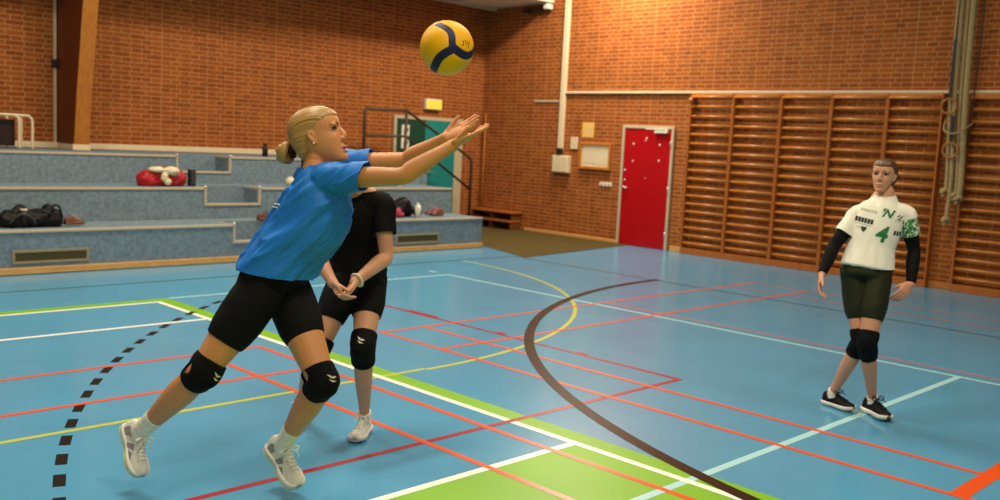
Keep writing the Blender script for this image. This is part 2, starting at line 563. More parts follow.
def fold(v, f, amp, A, stretch, seed=0.0, mask=None, ridge=False):
    """push cloth along its normals with noise stretched along the fold direction; A rows = (along, across1, across2)"""
    n = normals_of(v, f)
    q = (v @ np.array(A).T) * np.array(stretch)
    d = np.array([noise.noise(Vector((a[0] + seed, a[1], a[2]))) + 0.5 * noise.noise(Vector((a[0] * 1.7 + seed, a[1] * 2.3, a[2] * 2.1))) for a in q])
    d = ((1 - np.minimum(1, np.abs(d) * 2.2)) ** 2 * 1.2 - 0.35) * amp if ridge else np.where(d > 0, d, d * 0.6) * amp
    if mask is not None:
        d = d * mask(v)
    return v + n * d[:, None]

def decal(name, text, size, surf, org, right, up, outward, mat, parent, off=0.002, font_scale=(1, 1), polys=None, step=0.008, bold=0.0, shear=0.0):
    """lettering laid on a cloth surface: the glyph outline is meshed, subdivided and dropped along -outward onto the surface"""
    if polys is None:
        cu = bpy.data.curves.new('glyphs', 'FONT')
        cu.body = text
        cu.size = 1.0
        cu.offset, cu.shear = bold, shear
        cu.align_x, cu.align_y = 'CENTER', 'CENTER'
        to = bpy.data.objects.new('glyphs', cu)
        C.objects.link(to)
        dg = bpy.context.evaluated_depsgraph_get()
        dg.update()
        me = bpy.data.meshes.new_from_object(to.evaluated_get(dg))
        bpy.data.objects.remove(to)
        bm = bmesh.new()
        bm.from_mesh(me)
        bpy.data.meshes.remove(me)
    else:
        bm = bmesh.new()
        for pl in polys:
            bm.faces.new([bm.verts.new((x, y, 0)) for x, y in pl])
    for u in bm.verts:
        u.co.x *= size * font_scale[0]
        u.co.y *= size * font_scale[1]
    bmesh.ops.triangulate(bm, faces=bm.faces)
    for _ in range(3):
        es = [e for e in bm.edges if e.calc_length() > step]
        if not es: break
        bmesh.ops.subdivide_edges(bm, edges=es, cuts=1)
        bmesh.ops.triangulate(bm, faces=bm.faces)
    org, right, up, outward = (np.array(q, float) for q in (org, right, up, outward))
    for u in bm.verts:
        p = org + right * u.co.x + up * u.co.y
        h = surf.ray_cast(Vector(p + outward * 0.25), Vector(-outward), 0.6)
        if h[0] is not None:
            u.co = h[0] + Vector(outward) * off
        else:
            u.co = Vector(p)
    me = bpy.data.meshes.new(name)
    bm.to_mesh(me)
    bm.free()
    me.materials.append(mat)
    o = bpy.data.objects.new(name, me)
    C.objects.link(o)
    attach(o, parent)
    return o

# ------------------------------------------------------------------ the hall
XW, YW = 13.1, 13.65
fl = MB().box((-3, -3, -0.1), (XW, YW, 0)).build('floor', M['floor'])
struct(fl)
lay = {'green': 0.00024, 'yellow_l': 0.00048, 'dark_l': 0.00064, 'pale': 0.00080, 'white': 0.00096, 'black_l': 0.00088, 'dred_l': 0.00112, 'pink_l': 0.00120, 'orange_l': 0.00136, 'brown_l': 0.00152}
names = {'green': 'green_border', 'yellow_l': 'yellow_court_line', 'dark_l': 'grey_court_line', 'pale': 'pale_court_line', 'white': 'white_court_line', 'black_l': 'black_dashed_line', 'dred_l': 'dark_red_court_line', 'pink_l': 'faded_red_court_line', 'orange_l': 'orange_court_line', 'brown_l': 'brown_court_line'}
LIFT = [0.0]
def paint(mat, mb):
    LIFT[0] += 8e-6
    mb.v = [(a, b_, c_ + LIFT[0]) for a, b_, c_ in mb.v]
    o = mb.build(names[mat], M[mat], fl)
    o['kind'] = 'structure'
def rect(mat, x0, x1, y0, y1):
    z = lay[mat]
    paint(mat, MB().add([(x0, y0, z), (x1, y0, z), (x1, y1, z), (x0, y1, z)], [(0, 1, 2, 3)]))
def lx(mat, y, x0, x1, wd): rect(mat, x0, x1, y - wd / 2, y + wd / 2)
def ly(mat, x, y0, y1, wd): rect(mat, x - wd / 2, x + wd / 2, y0, y1)
def arc(mat, c, r, a0, a1, wd, n=80, mb=None):
    z = lay[mat]
    q = mb or MB()
    vs = []
    for i in range(n + 1):
        a = a0 + (a1 - a0) * i / n
        for rr in (r - wd / 2, r + wd / 2):
            vs.append((c[0] + rr * math.cos(a), c[1] + rr * math.sin(a), z))
    q.add(vs, [(2 * i, 2 * i + 1, 2 * i + 3, 2 * i + 2) for i in range(n)])
    if mb is None: paint(mat, q)
g = MB()
z = lay['green']
for x0, x1, y0, y1 in ((3.99, 4.15, -3, 8.58), (-3, 3.99, 8.42, 8.58), (-3, 3.99, -3, 3.28)):
    g.add([(x0, y0, z), (x1, y0, z), (x1, y1, z), (x0, y1, z)], [(0, 1, 2, 3)])
paint('green', g)
lx('white', 8.42, -3, 4.015, 0.05); ly('white', 3.99, -3, 8.395, 0.05)
lx('white', 7.47, -3, 3.965, 0.05); lx('white', 3.285, -3, 3.965, 0.05)
lx('pale', 8.56, 4.16, 7.785, 0.05); ly('pale', 7.76, -3, 8.535, 0.05); lx('pale', 2.54, -3, 7.735, 0.05); ly('pale', 7.77, 8.78, 8.94, 0.05)
lx('dark_l', 9.55, -3, 9.955, 0.05); ly('dark_l', 9.93, -3, 9.525, 0.05)
lx('orange_l', 6.30, -3, 3.81, 0.04); lx('orange_l', 5.52, -3, 3.77, 0.04)
ly('orange_l', 3.79, -3, 6.28, 0.04); ly('orange_l', 3.32, -3, 6.28, 0.04)
ly('orange_l', 4.93, -3, 6.28, 0.04); ly('orange_l', 5.40, -3, 6.24, 0.04)
lx('orange_l', 6.24, 4.95, 11.0, 0.04); lx('orange_l', 5.48, 4.95, 11.0, 0.04); lx('orange_l', 1.56, 4.93, 12, 0.09)
ly('pink_l', 7.94, -3, 6.22, 0.04); ly('pink_l', 11.02, -3, 6.26, 0.04); ly('pink_l', 10.45, -3, 6.22, 0.04)
lx('dred_l', 3.79, -3, 5.77, 0.04); ly('dred_l', 5.75, 3.81, 8.0, 0.04); ly('dred_l', 5.77, 6.5, 6.93, 0.09)
ly('dred_l', 5.79, 5.62, 5.72, 0.06); ly('dred_l', 5.79, 4.71, 4.79, 0.06)
lx('yellow_l', 5.06, -3, 4.4, 0.04); arc('yellow_l', (4.4, 9.5), 4.46, -PI / 2, 0, 0.04)
arc('brown_l', (10.0, 0.9), 6.115, PI / 2, PI * 1.15, 0.085)
dm = MB()
a_mid = math.atan2(4.64 - 1.232, 1.71 - 9.715)
for k in range(-19, 8):
    a = a_mid + k * 0.3 / 8.7
    arc('black_l', (9.715, 1.232), 8.70, a - 0.08 / 8.7, a + 0.08 / 8.7, 0.055, 4, dm)
paint('black_l', dm)

struct(MB().poly([(10.44, 10.72), (9.98, 9.36), (10.9, 9.5), (12.1, 9.7), (13.08, 9.86), (13.08, 13.6), (10.32, 13.6), (10.32, 10.72)], 0.0, 0.006).build('floor_carpet', M['mat']))
struct(MB().box((XW, -3, -0.1), (XW + 0.2, YW + 0.2, 6.6)).build('wall_right', M['brick_right']))
struct(MB().box((-3, YW, -0.1), (XW, YW + 0.2, 6.6)).build('wall_back', M['brick_back']))
struct(MB().box((-3, -3, 6.5), (XW, 11.9, 6.7)).build('ceiling', M['ceil']))
so = MB().box((-3, 11.9, 4.24), (XW - 1.0, YW, 4.5), 1).box((XW - 1.0, 11.9, 4.22), (XW, YW, 4.5), 0)
struct(so.build('ceiling_soffit', [M['ceil'], M['ceil_w']]))
struct(MB().box((6.0, YW - 0.3, 4.16), (XW - 0.02, YW - 0.18, 4.235)).build('trim_1', M['frame'], bevel=0.008))
struct(MB().box((-3, YW - 0.04, 1.262), (9.3, YW, 1.345)).build('baseboard_back', M['cream'], bevel=0.006))
struct(MB().box((XW - 0.025, 10.12, 0.0065), (XW, 12.34, 0.06)).box((XW - 0.035, 8.73, 0.001), (XW, 9.0, 0.09)).build('baseboard_right', M['pine'], bevel=0.006))
# cable trunking along the right wall
struct(MB().box((XW - 0.05, -1, 2.585), (XW, 11.48, 2.625)).build('trim_2', M['cream'], bevel=0.006))
struct(MB().box((XW - 0.02, 11.63, 2.43), (XW, 12.25, 2.465)).build('trim_3', M['frame'], bevel=0.004))
struct(MB().tube([(XW - 0.04, YW - 0.14, 0.0), (XW - 0.04, YW - 0.14, 2.2)], 0.018).build('trim_4', M['glulam'], smooth=True))

# glued timber frame leg, deeper towards the roof
prof = [(13.06, 1.262), (12.96, 2.0), (12.80, 2.9), (12.72, 3.35), (12.58, 3.9), (12.45, 4.24)]
pm = MB()
xs = (4.98, 5.18)
n = len(prof)
vs = []
for x in xs:
    vs += [(x, y, z) for y, z in prof] + [(x, YW, z) for y, z in prof]
o2 = 2 * n
for i in range(n - 1):
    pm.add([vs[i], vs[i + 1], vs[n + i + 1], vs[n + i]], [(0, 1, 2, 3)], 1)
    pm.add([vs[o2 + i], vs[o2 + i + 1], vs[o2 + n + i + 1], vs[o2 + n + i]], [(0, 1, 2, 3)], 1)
    pm.add([vs[i], vs[i + 1], vs[o2 + i + 1], vs[o2 + i]], [(0, 1, 2, 3)], 0)
struct(pm.build('pillar', [M['glulam'], M['glulam_s']]))
struct(MB().box((4.965, 13.045, 1.2605), (5.195, YW - 0.04, 1.335)).build('trim_5', M['cream'], bevel=0.005))

# ------------------------------------------------------------------ tiered seating
bl = thing('bleachers', (6, 10.56, 0), 'blue-grey three-tier seating steps with cream nosings along the brick wall', 'bleachers')
X0, X1 = -2.5, 10.24
T = [(10.56, 11.3, 0.475), (11.3, 12.1, 0.88), (12.1, 13.6, 1.26)]
AX0, AX1 = 5.98, 6.74
zprev = 0.0
for k, (y0, y1, zt) in enumerate(T):
    yb = 13.6
    t = MB()
    nd, nh = 0.38, 0.21           # the notch cut for the aisle's half step
    zz = zt - 0.03
    t.box((X0, y0, zprev if k else 0.0), (AX0, yb if k == 2 else y1 + 0.05, zz))
    t.box((AX1, y0, zprev if k else 0.0), (X1, yb if k == 2 else y1 + 0.05, zz))
    t.box((AX0, y0 + nd, zprev if k else 0.0), (AX1, yb if k == 2 else y1 + 0.05, zz))
    t.box((AX0, y0 + 0.001, zprev if k else 0.0), (AX1, y0 + nd, zz - nh))
    t.build('tier', M['tier'], bl)
    ns = MB()
    ns.box((X0, y0 - 0.012, zz), (AX0, y0 + 0.06, zt)).box((AX1, y0 - 0.012, zz), (X1, y0 + 0.06, zt))
    ns.box((AX0 - 0.03, y0 - 0.014, zz - nh), (AX0 + 0.003, y0 + 0.03, zt + 0.001)).box((AX1 - 0.003, y0 - 0.014, zz - nh), (AX1 + 0.03, y0 + 0.03, zt + 0.001))
    ns.box((AX0 - 0.03, y0 + 0.03, zz), (AX0 + 0.003, y0 + nd, zt + 0.001)).box((AX1 - 0.003, y0 + 0.03, zz), (AX1 + 0.03, y0 + nd, zt + 0.001))
    ns.box((AX0, y0 - 0.012, zz - nh), (AX1, y0 + 0.06, zz - nh + 0.032))
    ns.build('nosing', M['nosing'], bl, bevel=0.005)
    tr = MB()
    yy1 = yb if k == 2 else y1
    tr.box((X0, y0 + 0.06, zz), (AX0 - 0.03, yy1, zt - 0.002)).box((AX1 + 0.03, y0 + 0.06, zz), (X1, yy1, zt - 0.002)).box((AX0 - 0.03, y0 + nd, zz), (AX1 + 0.03, yy1, zt - 0.002))
    tr.build('tread', M['tier'], bl)
    for ax in (AX0 - 0.015, AX1 + 0.015):
        MB().ball((ax, y0 + 0.0, zt + 0.004), 0.024).build('nosing_cap', M['steel'], bl, smooth=True)
    zprev = zt - 0.04
MB().box((X0, 10.535, 0.0065), (X1 + 0.02, 10.56, 0.078)).build('wooden_plinth', M['pine'], bl, bevel=0.006)
for xa, xb in ((3.39, 4.19), (8.53, 9.35)):
    vf = MB().box((xa, 10.545, 0.115), (xb, 10.56, 0.145)).box((xa, 10.545, 0.235), (xb, 10.56, 0.262)).box((xa, 10.545, 0.145), (xa + 0.03, 10.56, 0.235)).box((xb - 0.03, 10.545, 0.145), (xb, 10.56, 0.235)).build('vent_frame', M['grille_f'], bl, bevel=0.003)
    gm = MB().box((xa + 0.03, 10.556, 0.145), (xb - 0.03, 10.56, 0.235))
    for q in range(int((xb - xa) / 0.02) - 3):
        gm.box((xa + 0.036 + q * 0.02, 10.549, 0.147), (xa + 0.044 + q * 0.02, 10.556, 0.233))
    gm.build('vent_grille', M['grille'], vf)

# stair behind the end of the tiers with its railing
stt = thing('stair', (10.6, 12.6, 0), 'short steep blue-grey stair from the top tier down to the green double door', 'stairs')
sm = MB()
for k in range(6):
    sm.box((10.25 + k * 0.16, 12.12, 0.0065), (10.25 + (k + 1) * 0.16, 12.95, 1.05 - k * 0.2))
sm.build('step_block', M['tier'], stt)
ra = thing('stair_railing', (10.6, 12.4, 0), 'dark brown tubular railing sloping down in front of the green double door', 'railing')
yr = 12.98
MB().tube([(9.72, yr, 1.262), (9.72, yr, 2.06), (9.75, yr, 2.1), (10.62, yr, 2.12), (12.17, yr, 1.34), (12.23, yr, 1.27), (12.23, yr, 0.0065)], 0.026, 10).build('handrail', M['rail'], ra, smooth=True)
MB().tube([(9.72, yr, 1.65), (10.62, yr, 1.67), (12.23, yr, 0.74)], 0.023, 10).build('middle_rail', M['rail'], ra, smooth=True)
MB().tube([(10.62, yr, 0.3), (10.62, yr, 2.12)], 0.026, 10).build('post', M['rail'], ra, smooth=True)

# ------------------------------------------------------------------ doors
d = struct(MB().box((10.86, YW - 0.05, 0.0065), (10.92, YW, 2.05)).box((12.36, YW - 0.05, 0.0065), (12.56, YW, 2.05)).box((10.92, YW - 0.05, 1.99), (12.36, YW, 2.05)).build('door_1', M['frame'], bevel=0.006))
struct(MB().box((10.92, YW - 0.035, 0.02), (11.60, YW - 0.005, 1.99)).build('door_leaf', M['green_door'], d, bevel=0.004))
lf = struct(MB().box((11.605, YW - 0.045, 0.02), (12.36, YW - 0.005, 1.99)).build('door_leaf', M['teal_door'], d, bevel=0.004))
MB().box((11.63, YW - 0.052, 0.94), (11.68, YW - 0.045, 1.12)).tube([(11.655, YW - 0.05, 1.03), (11.655, YW - 0.10, 1.03), (11.77, YW - 0.10, 1.03)], 0.011).build('door_handle', M['steel'], lf, smooth=False)
for zc in (1.78, 1.55):
    s_ = thing('door_notice', (11.12, YW - 0.037, zc), 'white pictogram notice on the dark green door leaf, %s of two' % ('upper' if zc > 1.6 else 'lower'), 'sign')
    MB().box((11.04, YW - 0.042, zc - 0.10), (11.22, YW - 0.036, zc + 0.10)).build('notice_plate', M['whitep'], s_)
    MB().box((11.09, YW - 0.045, zc - 0.06), (11.15, YW - 0.042, zc + 0.02)).ball((11.12, YW - 0.043, zc + 0.045), (0.022, 0.003, 0.022)).box((11.165, YW - 0.045, zc - 0.02), (11.19, YW - 0.042, zc + 0.05)).build('pictogram', M['print_k'], s_)
ex = thing('exit_sign', (11.76, YW, 2.28), 'glowing yellow exit light box on the brick wall above the green door', 'exit sign')
MB().box((11.56, YW - 0.09, 2.19), (11.95, YW, 2.385)).build('lamp_housing', M['whitep'], ex, bevel=0.012)
MB().box((11.575, YW - 0.10, 2.205), (11.935, YW - 0.088, 2.37)).build('lit_panel', M['exit'], ex, bevel=0.004)

rd = struct(MB().box((XW - 0.05, 10.06, 0.0065), (XW, 10.11, 2.05)).box((XW - 0.05, 9.05, 0.001), (XW, 9.10, 2.05)).box((XW - 0.05, 9.10, 2.0), (XW, 10.06, 2.05)).build('door_2', M['frame'], bevel=0.006))
rl = struct(MB().box((XW - 0.035, 9.10, 0.008), (XW - 0.002, 10.06, 2.0)).build('door_leaf', M['red_door'], rd, bevel=0.004))
dots = MB()
for y, zz, r in ((9.865, 1.735, 0.018), (9.60, 1.84, 0.016), (9.62, 1.80, 0.012), (9.327, 1.738, 0.018), (9.862, 1.446, 0.016), (9.325, 1.473, 0.018), (9.58, 1.17, 0.008)):
    dots.ball((XW - 0.036, y, zz), (0.004, r, r), nu=10, nv=6)
dots.build('hole_dots', M['whitep'], rl, smooth=True)  # pale beads stand for the small holes in the red leaf
MB().ball((XW - 0.038, 10.02, 1.281), (0.012, 0.024, 0.024)).ball((XW - 0.038, 10.02, 1.11), (0.012, 0.02, 0.02)).build('lock', M['steel'], rl, smooth=True)
MB().tube([(XW - 0.035, 10.02, 0.99), (XW - 0.085, 10.02, 0.99), (XW - 0.085, 9.91, 0.985)], 0.012).ball((XW - 0.04, 10.02, 0.99), (0.012, 0.028, 0.028)).build('door_handle', M['steel'], rl, smooth=True)
MB().box((XW - 0.09, 9.16, 1.93), (XW - 0.036, 9.42, 1.995)).box((XW - 0.10, 9.2, 1.985), (XW - 0.085, 9.6, 2.0)).build('door_closer', M['whitep'], rl, bevel=0.008)
for zz in (0.25, 1.0, 1.75):
    MB().tube([(XW - 0.052, 9.098, zz - 0.05), (XW - 0.052, 9.098, zz + 0.05)], 0.011).build('hinge', M['steel'], rd, smooth=True)

# ------------------------------------------------------------------ fittings on the right wall
cp = thing('conduit_pipe', (XW - 0.05, 11.52, 1.6), 'cream vertical cable duct running up the brick wall beside the notice board', 'pipe')
MB().box((XW - 0.07, 11.47, 1.56), (XW, 11.57, 4.6)).build('duct', M['cream'], cp, bevel=0.008)
jb = thing('junction_box', (XW - 0.05, 11.45, 1.3), 'cream square wall box with a dark plug at the foot of the cable duct', 'junction box')
MB().box((XW - 0.10, 11.27, 1.155), (XW, 11.65, 1.47)).build('box_body', M['cream'], jb, bevel=0.01)
MB().box((XW - 0.115, 11.29, 1.175), (XW - 0.10, 11.62, 1.45)).build('box_cover', M['paper'], jb, bevel=0.004)
MB().box((XW - 0.11, 11.46, 1.47), (XW - 0.03, 11.55, 1.60)).build('plug', M['black'], jb, bevel=0.01)
sw = thing('wall_panel', (XW, 11.2, 1.7), 'small cream rectangular wall plate left of the framed notice board', 'wall plate')
MB().box((XW - 0.03, 11.13, 1.595), (XW, 11.29, 1.81)).build('plate', M['cream'], sw, bevel=0.006)
MB().box((XW - 0.036, 11.19, 1.68), (XW - 0.03, 11.23, 1.74)).build('switch', M['paper'], sw)
nb = thing('notice_board', (XW, 10.7, 1.49), 'wood framed notice board with pale sheets left of the red door', 'notice board')
y0, y1, z0, z1 = 10.34, 11.05, 1.255, 1.725
MB().box((XW - 0.06, y0, z0), (XW, y1, z0 + 0.05)).box((XW - 0.06, y0, z1 - 0.04), (XW, y1, z1)).box((XW - 0.06, y0, z0 + 0.05), (XW, y0 + 0.045, z1 - 0.04)).box((XW - 0.06, y1 - 0.045, z0 + 0.05), (XW, y1, z1 - 0.04)).build('board_frame', M['bars'], nb, bevel=0.005)
MB().box((XW - 0.03, y0 + 0.045, z0 + 0.05), (XW - 0.002, y1 - 0.045, z1 - 0.04)).build('backing', M['paper'], nb)
for a, b, c_, e in ((10.42, 10.62, 1.34, 1.64), (10.66, 10.95, 1.36, 1.66)):
    MB().box((XW - 0.034, a, c_), (XW - 0.03, b, e)).build('sheet', M['cloth_w'], nb)
yn = thing('yellow_notice', (XW, 10.9, 1.95), 'yellow printed notice sheet on the brick above the notice board', 'poster')
MB().box((XW - 0.008, 10.78, 1.81), (XW, 11.05, 2.08)).build('sheet', M['paper_y'], yn)
pr = MB()
for k in range(5):
    pr.box((XW - 0.010, 10.82, 1.84 + k * 0.045), (XW - 0.008, 11.0 - 0.03 * (k % 2), 1.855 + k * 0.045))
pr.build('printed_lines', M['cream'], yn)
ol = thing('wall_sockets', (XW, 10.43, 1.0), 'row of small white wall sockets under the notice board', 'socket')
MB().box((XW - 0.02, 10.30, 0.975), (XW, 10.57, 1.045)).build('socket_plate', M['whitep'], ol, bevel=0.005)
for k in range(3):
    MB().ball((XW - 0.022, 10.35 + k * 0.085, 1.01), (0.006, 0.026, 0.026), nu=12, nv=6).build('socket', M['frame'], ol, smooth=True)
bk = thing('wall_bracket', (XW, 12.2, 4.12), 'dark bracket arm with a white end high in the brick corner', 'bracket')
MB().box((XW - 0.10, 11.92, 4.08), (XW - 0.02, 12.62, 4.13)).box((XW - 0.10, 12.4, 4.06), (XW, 12.48, 4.15)).build('arm', M['rail'], bk, bevel=0.006)
MB().box((XW - 0.16, 11.90, 4.10), (XW - 0.02, 12.02, 4.20)).build('end_cap', M['whitep'], bk, bevel=0.015)
cb = thing('cable_duct', (4.93, YW - 0.02, 2.3), 'thin pale cable duct beside the timber frame leg on the brick wall', 'pipe')
MB().box((4.93, YW - 0.03, 1.335), (4.965, YW, 4.24)).build('duct', M['frame'], cb, bevel=0.004)
MB().box((4.90, YW - 0.07, 2.36), (4.97, YW - 0.005, 2.47)).build('clip', M['black'], cb, bevel=0.01)

# low wooden bench in the corner
be = thing('bench', (XW - 0.17, 12.95, 0), 'low dark wooden two-board bench in the far brick corner', 'bench')
MB().box((XW - 0.34, 12.38, 0.315), (XW - 0.03, 13.55, 0.35)).build('seat', M['bars_u'], be, bevel=0.008)
MB().box((XW - 0.36, 12.4, 0.15), (XW - 0.05, 13.5, 0.185)).build('shelf', M['bars_u'], be, bevel=0.008)
MB().box((XW - 0.05, 12.4, 0.185), (XW - 0.03, 13.52, 0.315)).build('back_panel', M['bench'], be)
for y in (12.41, 12.95, 13.48):
    MB().box((XW - 0.32, y, 0.0065), (XW - 0.05, y + 0.04, 0.15)).box((XW - 0.30, y, 0.185), (XW - 0.05, y + 0.03, 0.315)).build('leg', M['bench'], be, bevel=0.005)

# wall bars
RZ = [2.524, 2.374, 2.22, 2.073, 1.931, 1.785, 1.640, 1.498, 1.358, 1.221, 1.084, 0.948, 0.818, 0.689, 0.558, 0.430, 0.303, 0.178]
sec = [8.726, 7.943, 7.132, 6.344, 5.54, 4.80]
def wall_bars(ya, yb, label):
    """ya > yb; bars run along the wall"""
    w_ = thing('wall_bars', (XW - 0.06, (ya + yb) / 2, 0), label, 'wall bars', 'wall bar sections on the right wall')
    for s, y in ((1, ya), (-1, yb)):
        MB().box((XW - 0.13, min(y, y - s * 0.026), 0.10), (XW - 0.005, max(y, y - s * 0.026), 2.578)).build('upright', M['bars_u'], w_, bevel=0.006)
    for k, zz in enumerate(RZ):
        x = XW - (0.10 if k else 0.13)
        MB().tube([(x, yb + 0.026, zz), (x, ya - 0.026, zz)], 0.021, 10, r2=0.018, ref=V3(0, 0, 1)).build('rung', M['bars'], w_, smooth=True)
    MB().box((XW - 0.115, yb + 0.026, 2.545), (XW - 0.095, ya - 0.026, 2.578)).build('top_rail', M['bars'], w_, bevel=0.004)
    MB().box((XW - 0.13, yb, 0.001), (XW - 0.005, ya, 0.095)).build('foot_board', M['bars_u'], w_, bevel=0.004)
    return w_
labs = ['wooden wall bar section nearest the red door, with a round knob at its top corner', 'second wooden wall bar section counting from the red door', 'third wooden wall bar section counting from the red door',
        'fourth wooden wall bar section from the red door, left of the player in white', 'fifth wooden wall bar section from the red door, rising behind the player in white']
for k in range(5):
    q = wall_bars(sec[k], sec[k + 1], labs[k])
    if k == 0:
        MB().tube([(XW - 0.13, 8.67, 2.47), (XW - 0.17, 8.67, 2.47)], 0.018).ball((XW - 0.19, 8.67, 2.47), 0.042).build('knob', M['bars'], q, smooth=True)
wall_bars(4.488, 3.70, 'wooden wall bar section right of the hanging ropes and rings, cut by the frame')
struct(MB().box((XW - 0.02, 4.49, 0.001), (XW, 4.798, 0.09)).build('trim_6', M['bars'], bevel=0.004))

# climbing ropes and rings tied up against the wall
rope_x = XW - 0.22
rp = [(4.715, 4.625, 1.30, 'leftmost cream climbing rope tied up between the wall bars'), (4.66, 4.565, 0.93, 'cream climbing rope whose knotted tail hangs lowest below the rings'),
      (4.60, 4.50, 1.26, 'cream climbing rope in the middle of the bundle behind the rings'), (4.52, 4.44, 1.22, 'thick rightmost cream climbing rope beside the thin dark cord')]
for k, (yt, ybm, zb, lab) in enumerate(rp):
    t = thing('climbing_rope', (rope_x, yt, 4.6), lab, 'rope', 'climbing ropes tied up by the wall bars')
    xo = rope_x - 0.02 * (k % 2)
    pts = [(xo, yt, 4.7), (xo, (yt + ybm) / 2 + 0.01, 2.6), (xo, ybm, 1.5), (xo, ybm + 0.01, zb)]
    MB().tube(catmull(pts, 8), 0.026 if k != 3 else 0.036, 8).build('rope_strand', M['rope'], t, smooth=True)
    kn = MB()
    ring_p = [(xo + 0.034 * math.sin(a), ybm + 0.01 + 0.036 * math.cos(a), zb + 0.01 + 0.02 * math.sin(2 * a)) for a in np.linspace(0, 2 * PI, 15)[:-1]]
    kn.tube(ring_p, 0.026, 8, closed=True)
    kn.tube([(xo, ybm + 0.02, zb - 0.02), (xo - 0.02, ybm + 0.03, zb - 0.07)], 0.02, 8)
    kn.build('knot', M['rope'], t, smooth=True)
for zc, yc, lab in ((2.40, 4.655, 'upper wooden gymnastic ring hanging on a black strap by the ropes'), (1.84, 4.585, 'lower wooden gymnastic ring hanging on a black strap by the ropes')):
    t = thing('gymnastic_ring', (XW - 0.3, yc, zc), lab, 'gymnastic ring', 'gymnastic rings by the ropes')
    pts = [(XW - 0.32, yc + 0.095 * math.cos(a), zc + 0.095 * math.sin(a)) for a in np.linspace(0, 2 * PI, 33)[:-1]]
    MB().tube(pts, 0.015, 8, closed=True).build('ring', M['ring'], t, smooth=True)
    MB().box((XW - 0.325, yc - 0.02, zc + 0.09), (XW - 0.315, yc + 0.02, 3.25 if zc > 2 else 2.28)).build('strap', M['black'], t)
    if zc > 2:
        MB().tube([(XW - 0.32, yc, 3.25), (XW - 0.30, yc - 0.02, 4.7)], 0.008, 6).build('cord', M['bag_black'], t)
t = thing('tie_cord', (XW - 0.2, 4.55, 2.1), 'pale cord looped round the rope bundle between the two rings', 'cord')
MB().tube(catmull([(XW - 0.14, 4.74, 2.24), (XW - 0.34, 4.68, 2.10), (XW - 0.38, 4.57, 2.05), (XW - 0.34, 4.46, 2.09), (XW - 0.14, 4.40, 2.20)], 6), 0.012, 6).build('cord', M['rope'], t, smooth=True)
t = thing('hanging_cable', (XW - 0.1, 4.5, 3), 'thin dark cord hanging down right of the rope bundle', 'cord')
MB().tube(catmull([(XW - 0.14, 4.40, 4.7), (XW - 0.14, 4.41, 3.2), (XW - 0.14, 4.43, 2.3), (XW - 0.14, 4.45, 1.9)], 6), 0.010, 6).build('cord', M['rail'], t, smooth=True)

# ------------------------------------------------------------------ things left on the tiers
def blob(parts, voxel, amp, seed, name, mat, parent, it=4, sc_=9, floor=None):
    b = MB()
    for c_, r in parts:
        b.ball(c_, r)
    v, f = remesh(b, voxel, it)
    n_ = normals_of(v, f)
    d_ = np.array([noise.noise(Vector(p * sc_ + seed)) + 0.6 * noise.noise(Vector(p * sc_ * 2.3 + seed)) for p in v]) * amp
    v = v + n_ * d_[:, None]
    if floor is not None:
        v[:, 2] = np.maximum(v[:, 2], floor)
    return make_obj(name, v, f, mat, parent)
z1 = 0.476
t = thing('sports_bag', (3.7, 10.85, z1), 'black slumped sports bag at the left end of the lowest tier', 'bag')
blob([((3.52, 10.90, 0.55), (0.17, 0.13, 0.12)), ((3.75, 10.90, 0.56), (0.2, 0.14, 0.11)), ((3.93, 10.88, 0.56), (0.10, 0.12, 0.11)), ((3.88, 10.90, 0.65), (0.05, 0.06, 0.08)), ((3.94, 10.90, 0.63), (0.04, 0.05, 0.06)), ((3.58, 10.90, 0.62), (0.10, 0.08, 0.09))], 0.012, 0.02, 3, 'bag_body', M['bag_black'], t, floor=z1)
MB().tube(catmull([(3.44, 10.78, 0.52), (3.53, 10.75, 0.62), (3.64, 10.75, 0.60), (3.70, 10.76, 0.52)], 6), 0.013, 6).build('strap', M['print_k'], t, smooth=True)
MB().tube(catmull([(3.86, 10.78, 0.6), (3.90, 10.80, 0.71), (3.96, 10.80, 0.70), (3.99, 10.78, 0.58)], 6), 0.012, 6).build('handle', M['bag_black'], t, smooth=True)
t = thing('bottle', (3.6, 10.86, 0.66), 'black drinking bottle with a pale band leaning on the black sports bag', 'bottle')
MB().tube([(3.595, 10.80, 0.5), (3.592, 10.80, 0.66)], [0.035, 0.033], 12).build('bottle_body', M['black'], t, smooth=True)
MB().tube([(3.592, 10.80, 0.66), (3.592, 10.80, 0.685)], 0.036, 12).build('band', M['cloth_w'], t, smooth=True)
MB().tube([(3.592, 10.80, 0.685), (3.592, 10.80, 0.71), (3.592, 10.80, 0.725)], [0.032, 0.024, 0.012], 12).build('cap', M['black'], t, smooth=True)

